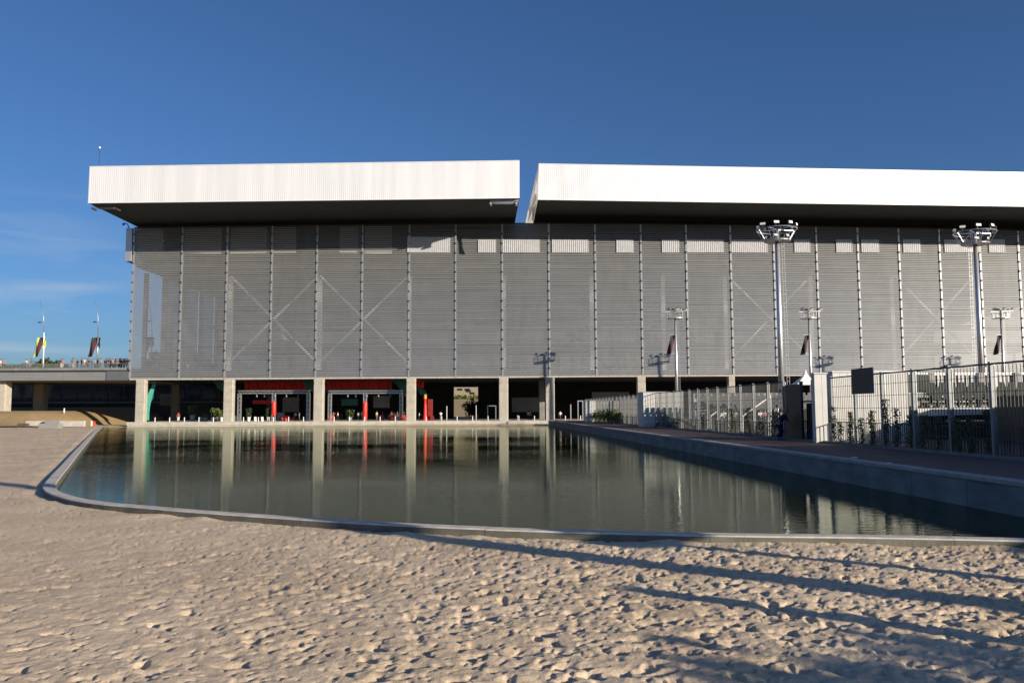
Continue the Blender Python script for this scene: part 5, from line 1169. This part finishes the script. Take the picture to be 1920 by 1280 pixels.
# grandstands
def stand(name, label, X0, X1, Yb, rows, step, rise, z0, sm, seatw=.55, deck='dark_metal', thing_label=None, seats=True):
    t = W(name, (X0, Yb, ZQ), label, 'grandstand')
    for r_ in range(rows):
        y = Yb+r_*step; z = z0+r_*rise; mb = MB(); mb.box(X0, X1, y, y+step, z-.25, z-.03); t.part(mb, 'tier', deck)
        if seats:
            x = X0+.3; smb = MB()
            while x < X1-.5:
                smb.box(x, x+seatw*.8, y+.25, y+.65, z+.38, z+.44)
                smb.hexa([(x, y+.64, z+.40), (x+seatw*.8, y+.64, z+.40), (x+seatw*.8, y+.70, z+.40), (x, y+.70, z+.40), (x+seatw*.12, y+.72, z+.92), (x+seatw*.68, y+.72, z+.92), (x+seatw*.68, y+.77, z+.92), (x+seatw*.12, y+.77, z+.92)])
                smb.box(x+.18, x+.24, y+.4, y+.5, z-.03, z+.38); x += seatw
            t.part(smb, 'seat_row', sm)
    mb = MB(); 
    for x in np.arange(X0+.2, X1, 4.2):
        for r_ in range(rows):
            mb = MB(); mb.box(x-.04, x+.04, Yb+r_*step+.2, Yb+r_*step+.28, ZQ, z0+r_*rise-.26); t.part(mb, 'support', 'dark_metal')
    return t
# right stand: dark seats on a raised platform
p0 = at(1742, 730, 50); zs = at(1800, 762, 50).z
ts = stand('grandstand', 'raised stand of dark seats on a pale platform at the far right', p0.x, 44, 49.5, 3, .85, .30, zs, 'seat', .62)
mb = MB(); q = at(1748, 757, 49); x = q.x-.4
mb.hexa([(x-.3, 49.0, zs-.55), (x+4.2, 49.0, zs-.45), (x+4.2, 49.45, zs-.45), (x-.3, 49.45, zs-.55), (x-.6, 49, zs-.1), (x+4.2, 49, zs-.05), (x+4.2, 49.45, zs-.05), (x-.6, 49.45, zs-.1)]); ts.part(mb, 'platform_edge', 'clad')
mb = MB(); mb.box(p0.x, 44, 51, 51.1, ZQ, zs-.28); ts.part(mb, 'skirt', 'black')
# slat fence behind these seats
t = W('slat_fence', (p0.x, 58, ZQ), 'pale vertical slat fence behind the dark raised seats', 'fence'); mb = MB(); z1 = at(1800, 699, 58).z; x = p0.x
x = at(1742, 720, 58).x
while x < 50:
    mb.box(x, x+.16, 58, 58.05, zs-.4, z1-.16); x += .29
t.part(mb, 'slats', 'clad'); x = at(1742, 720, 58).x; mb = MB(); mb.box(x, 50, 57.93, 57.99, z1-.15, z1); mb.box(x, 50, 57.93, 57.99, zs+.2, zs+.3); t.part(mb, 'rail', 'white'); mb = MB()
for x in (at(1740, 700, 58).x, at(1777, 700, 58).x, at(1832, 700, 58).x, at(1900, 700, 58).x): mb = MB(); mb.box(x, x+.35, 57.8, 57.92, ZQ, z1+.02); t.part(mb, 'fence_post', 'clad_grey')
# dark enclosure left part behind
t = W('mesh_screen', (at(1702, 702, 64).x, 64, ZQ), 'dark mesh court screen between the white cabin and the slat fence', 'screen'); mb = MB(); a = at(1702, 702, 64); b = at(1741, 702, 64)
x = a.x
while x < b.x: mb.box(x, x+.05, 64, 64.05, ZQ, a.z); x += .1
t.part(mb, 'mesh', 'dark_metal'); mb = MB(); mb.box(a.x, b.x+6, 63.9, 63.98, a.z, a.z+.12); t.part(mb, 'rail', 'white')
# middle stand: grey rows along the fence
a = at(1290, 770, 84); b = at(1500, 770, 84)
tm = stand('grandstand', 'grey seating rows behind the middle of the fence, with white stair rails', a.x+.4, b.x+6, 78, 7, .9, .28, ZQ+.9, 'seat_grey', .6, deck='inner_mid')
mb = MB()
for (x0, y0, x1, y1, Y) in ((1393, 779, 1445, 742, 70), (1333, 779, 1348, 768, 76), (1350, 780, 1368, 770, 76)):
    p = at(x0, y0, Y); q = at(x1, y1, Y+3); mb.bar(p, q, .09); mb.bar(Vector((p.x, p.y, ZQ)), p, .06); mb.bar(Vector((q.x, q.y, ZQ)), q, .06)
tm.part(mb, 'stair_rail', 'white')
mb = MB(); mb.box(a.x+.4, b.x+6, 77.8, 77.9, ZQ, ZQ+1.8); tm.part(mb, 'front_shade_panel', 'black')  # added black sheet, standing in for the shade below the rows
# off-frame stand wall that keeps the near promenade in shade
ts2 = stand('grandstand', 'dark raised stand beyond the right edge of the view', 24.5, 34, 3, 7, .9, .1, 3.2, 'seat', 1.0, seats=False)
mb = MB(); mb.box(24.5, 34, 2, 33, ZQ-.5, 4.6); ts2.part(mb, 'back_wall', 'dark_metal')
t = W('service_shed', (30, 40, ZQ), 'dark low service shed under the raised seats behind the fence', 'shed'); mb = MB(); a = at(1775, 770, 40); 
mb.box(27.2, 36, 38, 47, ZQ, 3.3); t.part(mb, 'wall', 'dark_panel'); mb = MB(); mb.box(27.1, 36.1, 37.9, 47.1, 3.303, 3.4); t.part(mb, 'roof', 'dark_metal')
# spectators on the grey rows
for i, (px, s, tr_, lb) in enumerate(((1355, 'c_white', 'c_grey', 'spectator in white seated on the grey rows near the middle vine'), (1376, 'c_cream', 'c_denim', 'spectator in cream on the grey rows right of the middle vine'), (1424, 'c_white', 'c_black', 'spectator in white seated low, just right of the stair rail'), (1432, 'c_pink', 'c_grey', 'spectator in pink seated low right of the stair rail'), (1455, 'c_white', 'c_grey', 'standing steward in white by the top of the stair rail'), (1462, 'c_grey', 'c_black', 'spectator in grey beside the steward by the fence gate'))):
    p = at(px, 765, 77); pose = 'stand' if i == 4 else 'sit'; person(pose, (p.x, 76.8, ZQ+.55), R(10*i-20), s, tr_, lb, 'spectators in the grey seating rows')
# crouching worker in blue by the gate
Y = 51.0; p = at(1461, 822, Y); pr = person('stoop', (p.x, Y, ZQ), R(60), 'blue_dk', 'blue_dk', 'person stooping in dark blue work clothes and yellow green cap beside the gate', None, 1.12, 'c_lime', 'c_denim'); pr.scale = (1.38, 1.38, 1.14)
bush((fX(53)+.15, 53, ZQ+1.0), (.35, .7, .85), 420, 'leaf', 'shrub', 'leafy shrub on the fence behind the stooping person', 'shrub', None, (.04, .09))
# surveillance lamp above the right fence bays
p = at(1762, 704, 40)
# small flush lights set in the promenade coping
for i, px in enumerate((1602, 1666, 1420)):
    d = onz(px, (857, 868, 838)[i], ZQ); mb = MB(); mb.lathe((0, 0, 0), [(.12, 0), (.12, .02), (.09, .03)], 12); o = mb.build('ground_light', 'white'); o.location = (d.x, d.y, ZQ-.018); tag(o, ['flush ground light on the brown promenade by the large white cabin', 'flush ground light nearest the right on the brown promenade', 'flush ground light on the promenade before the seating rows'][i], 'ground light', 'lights set in the promenade')
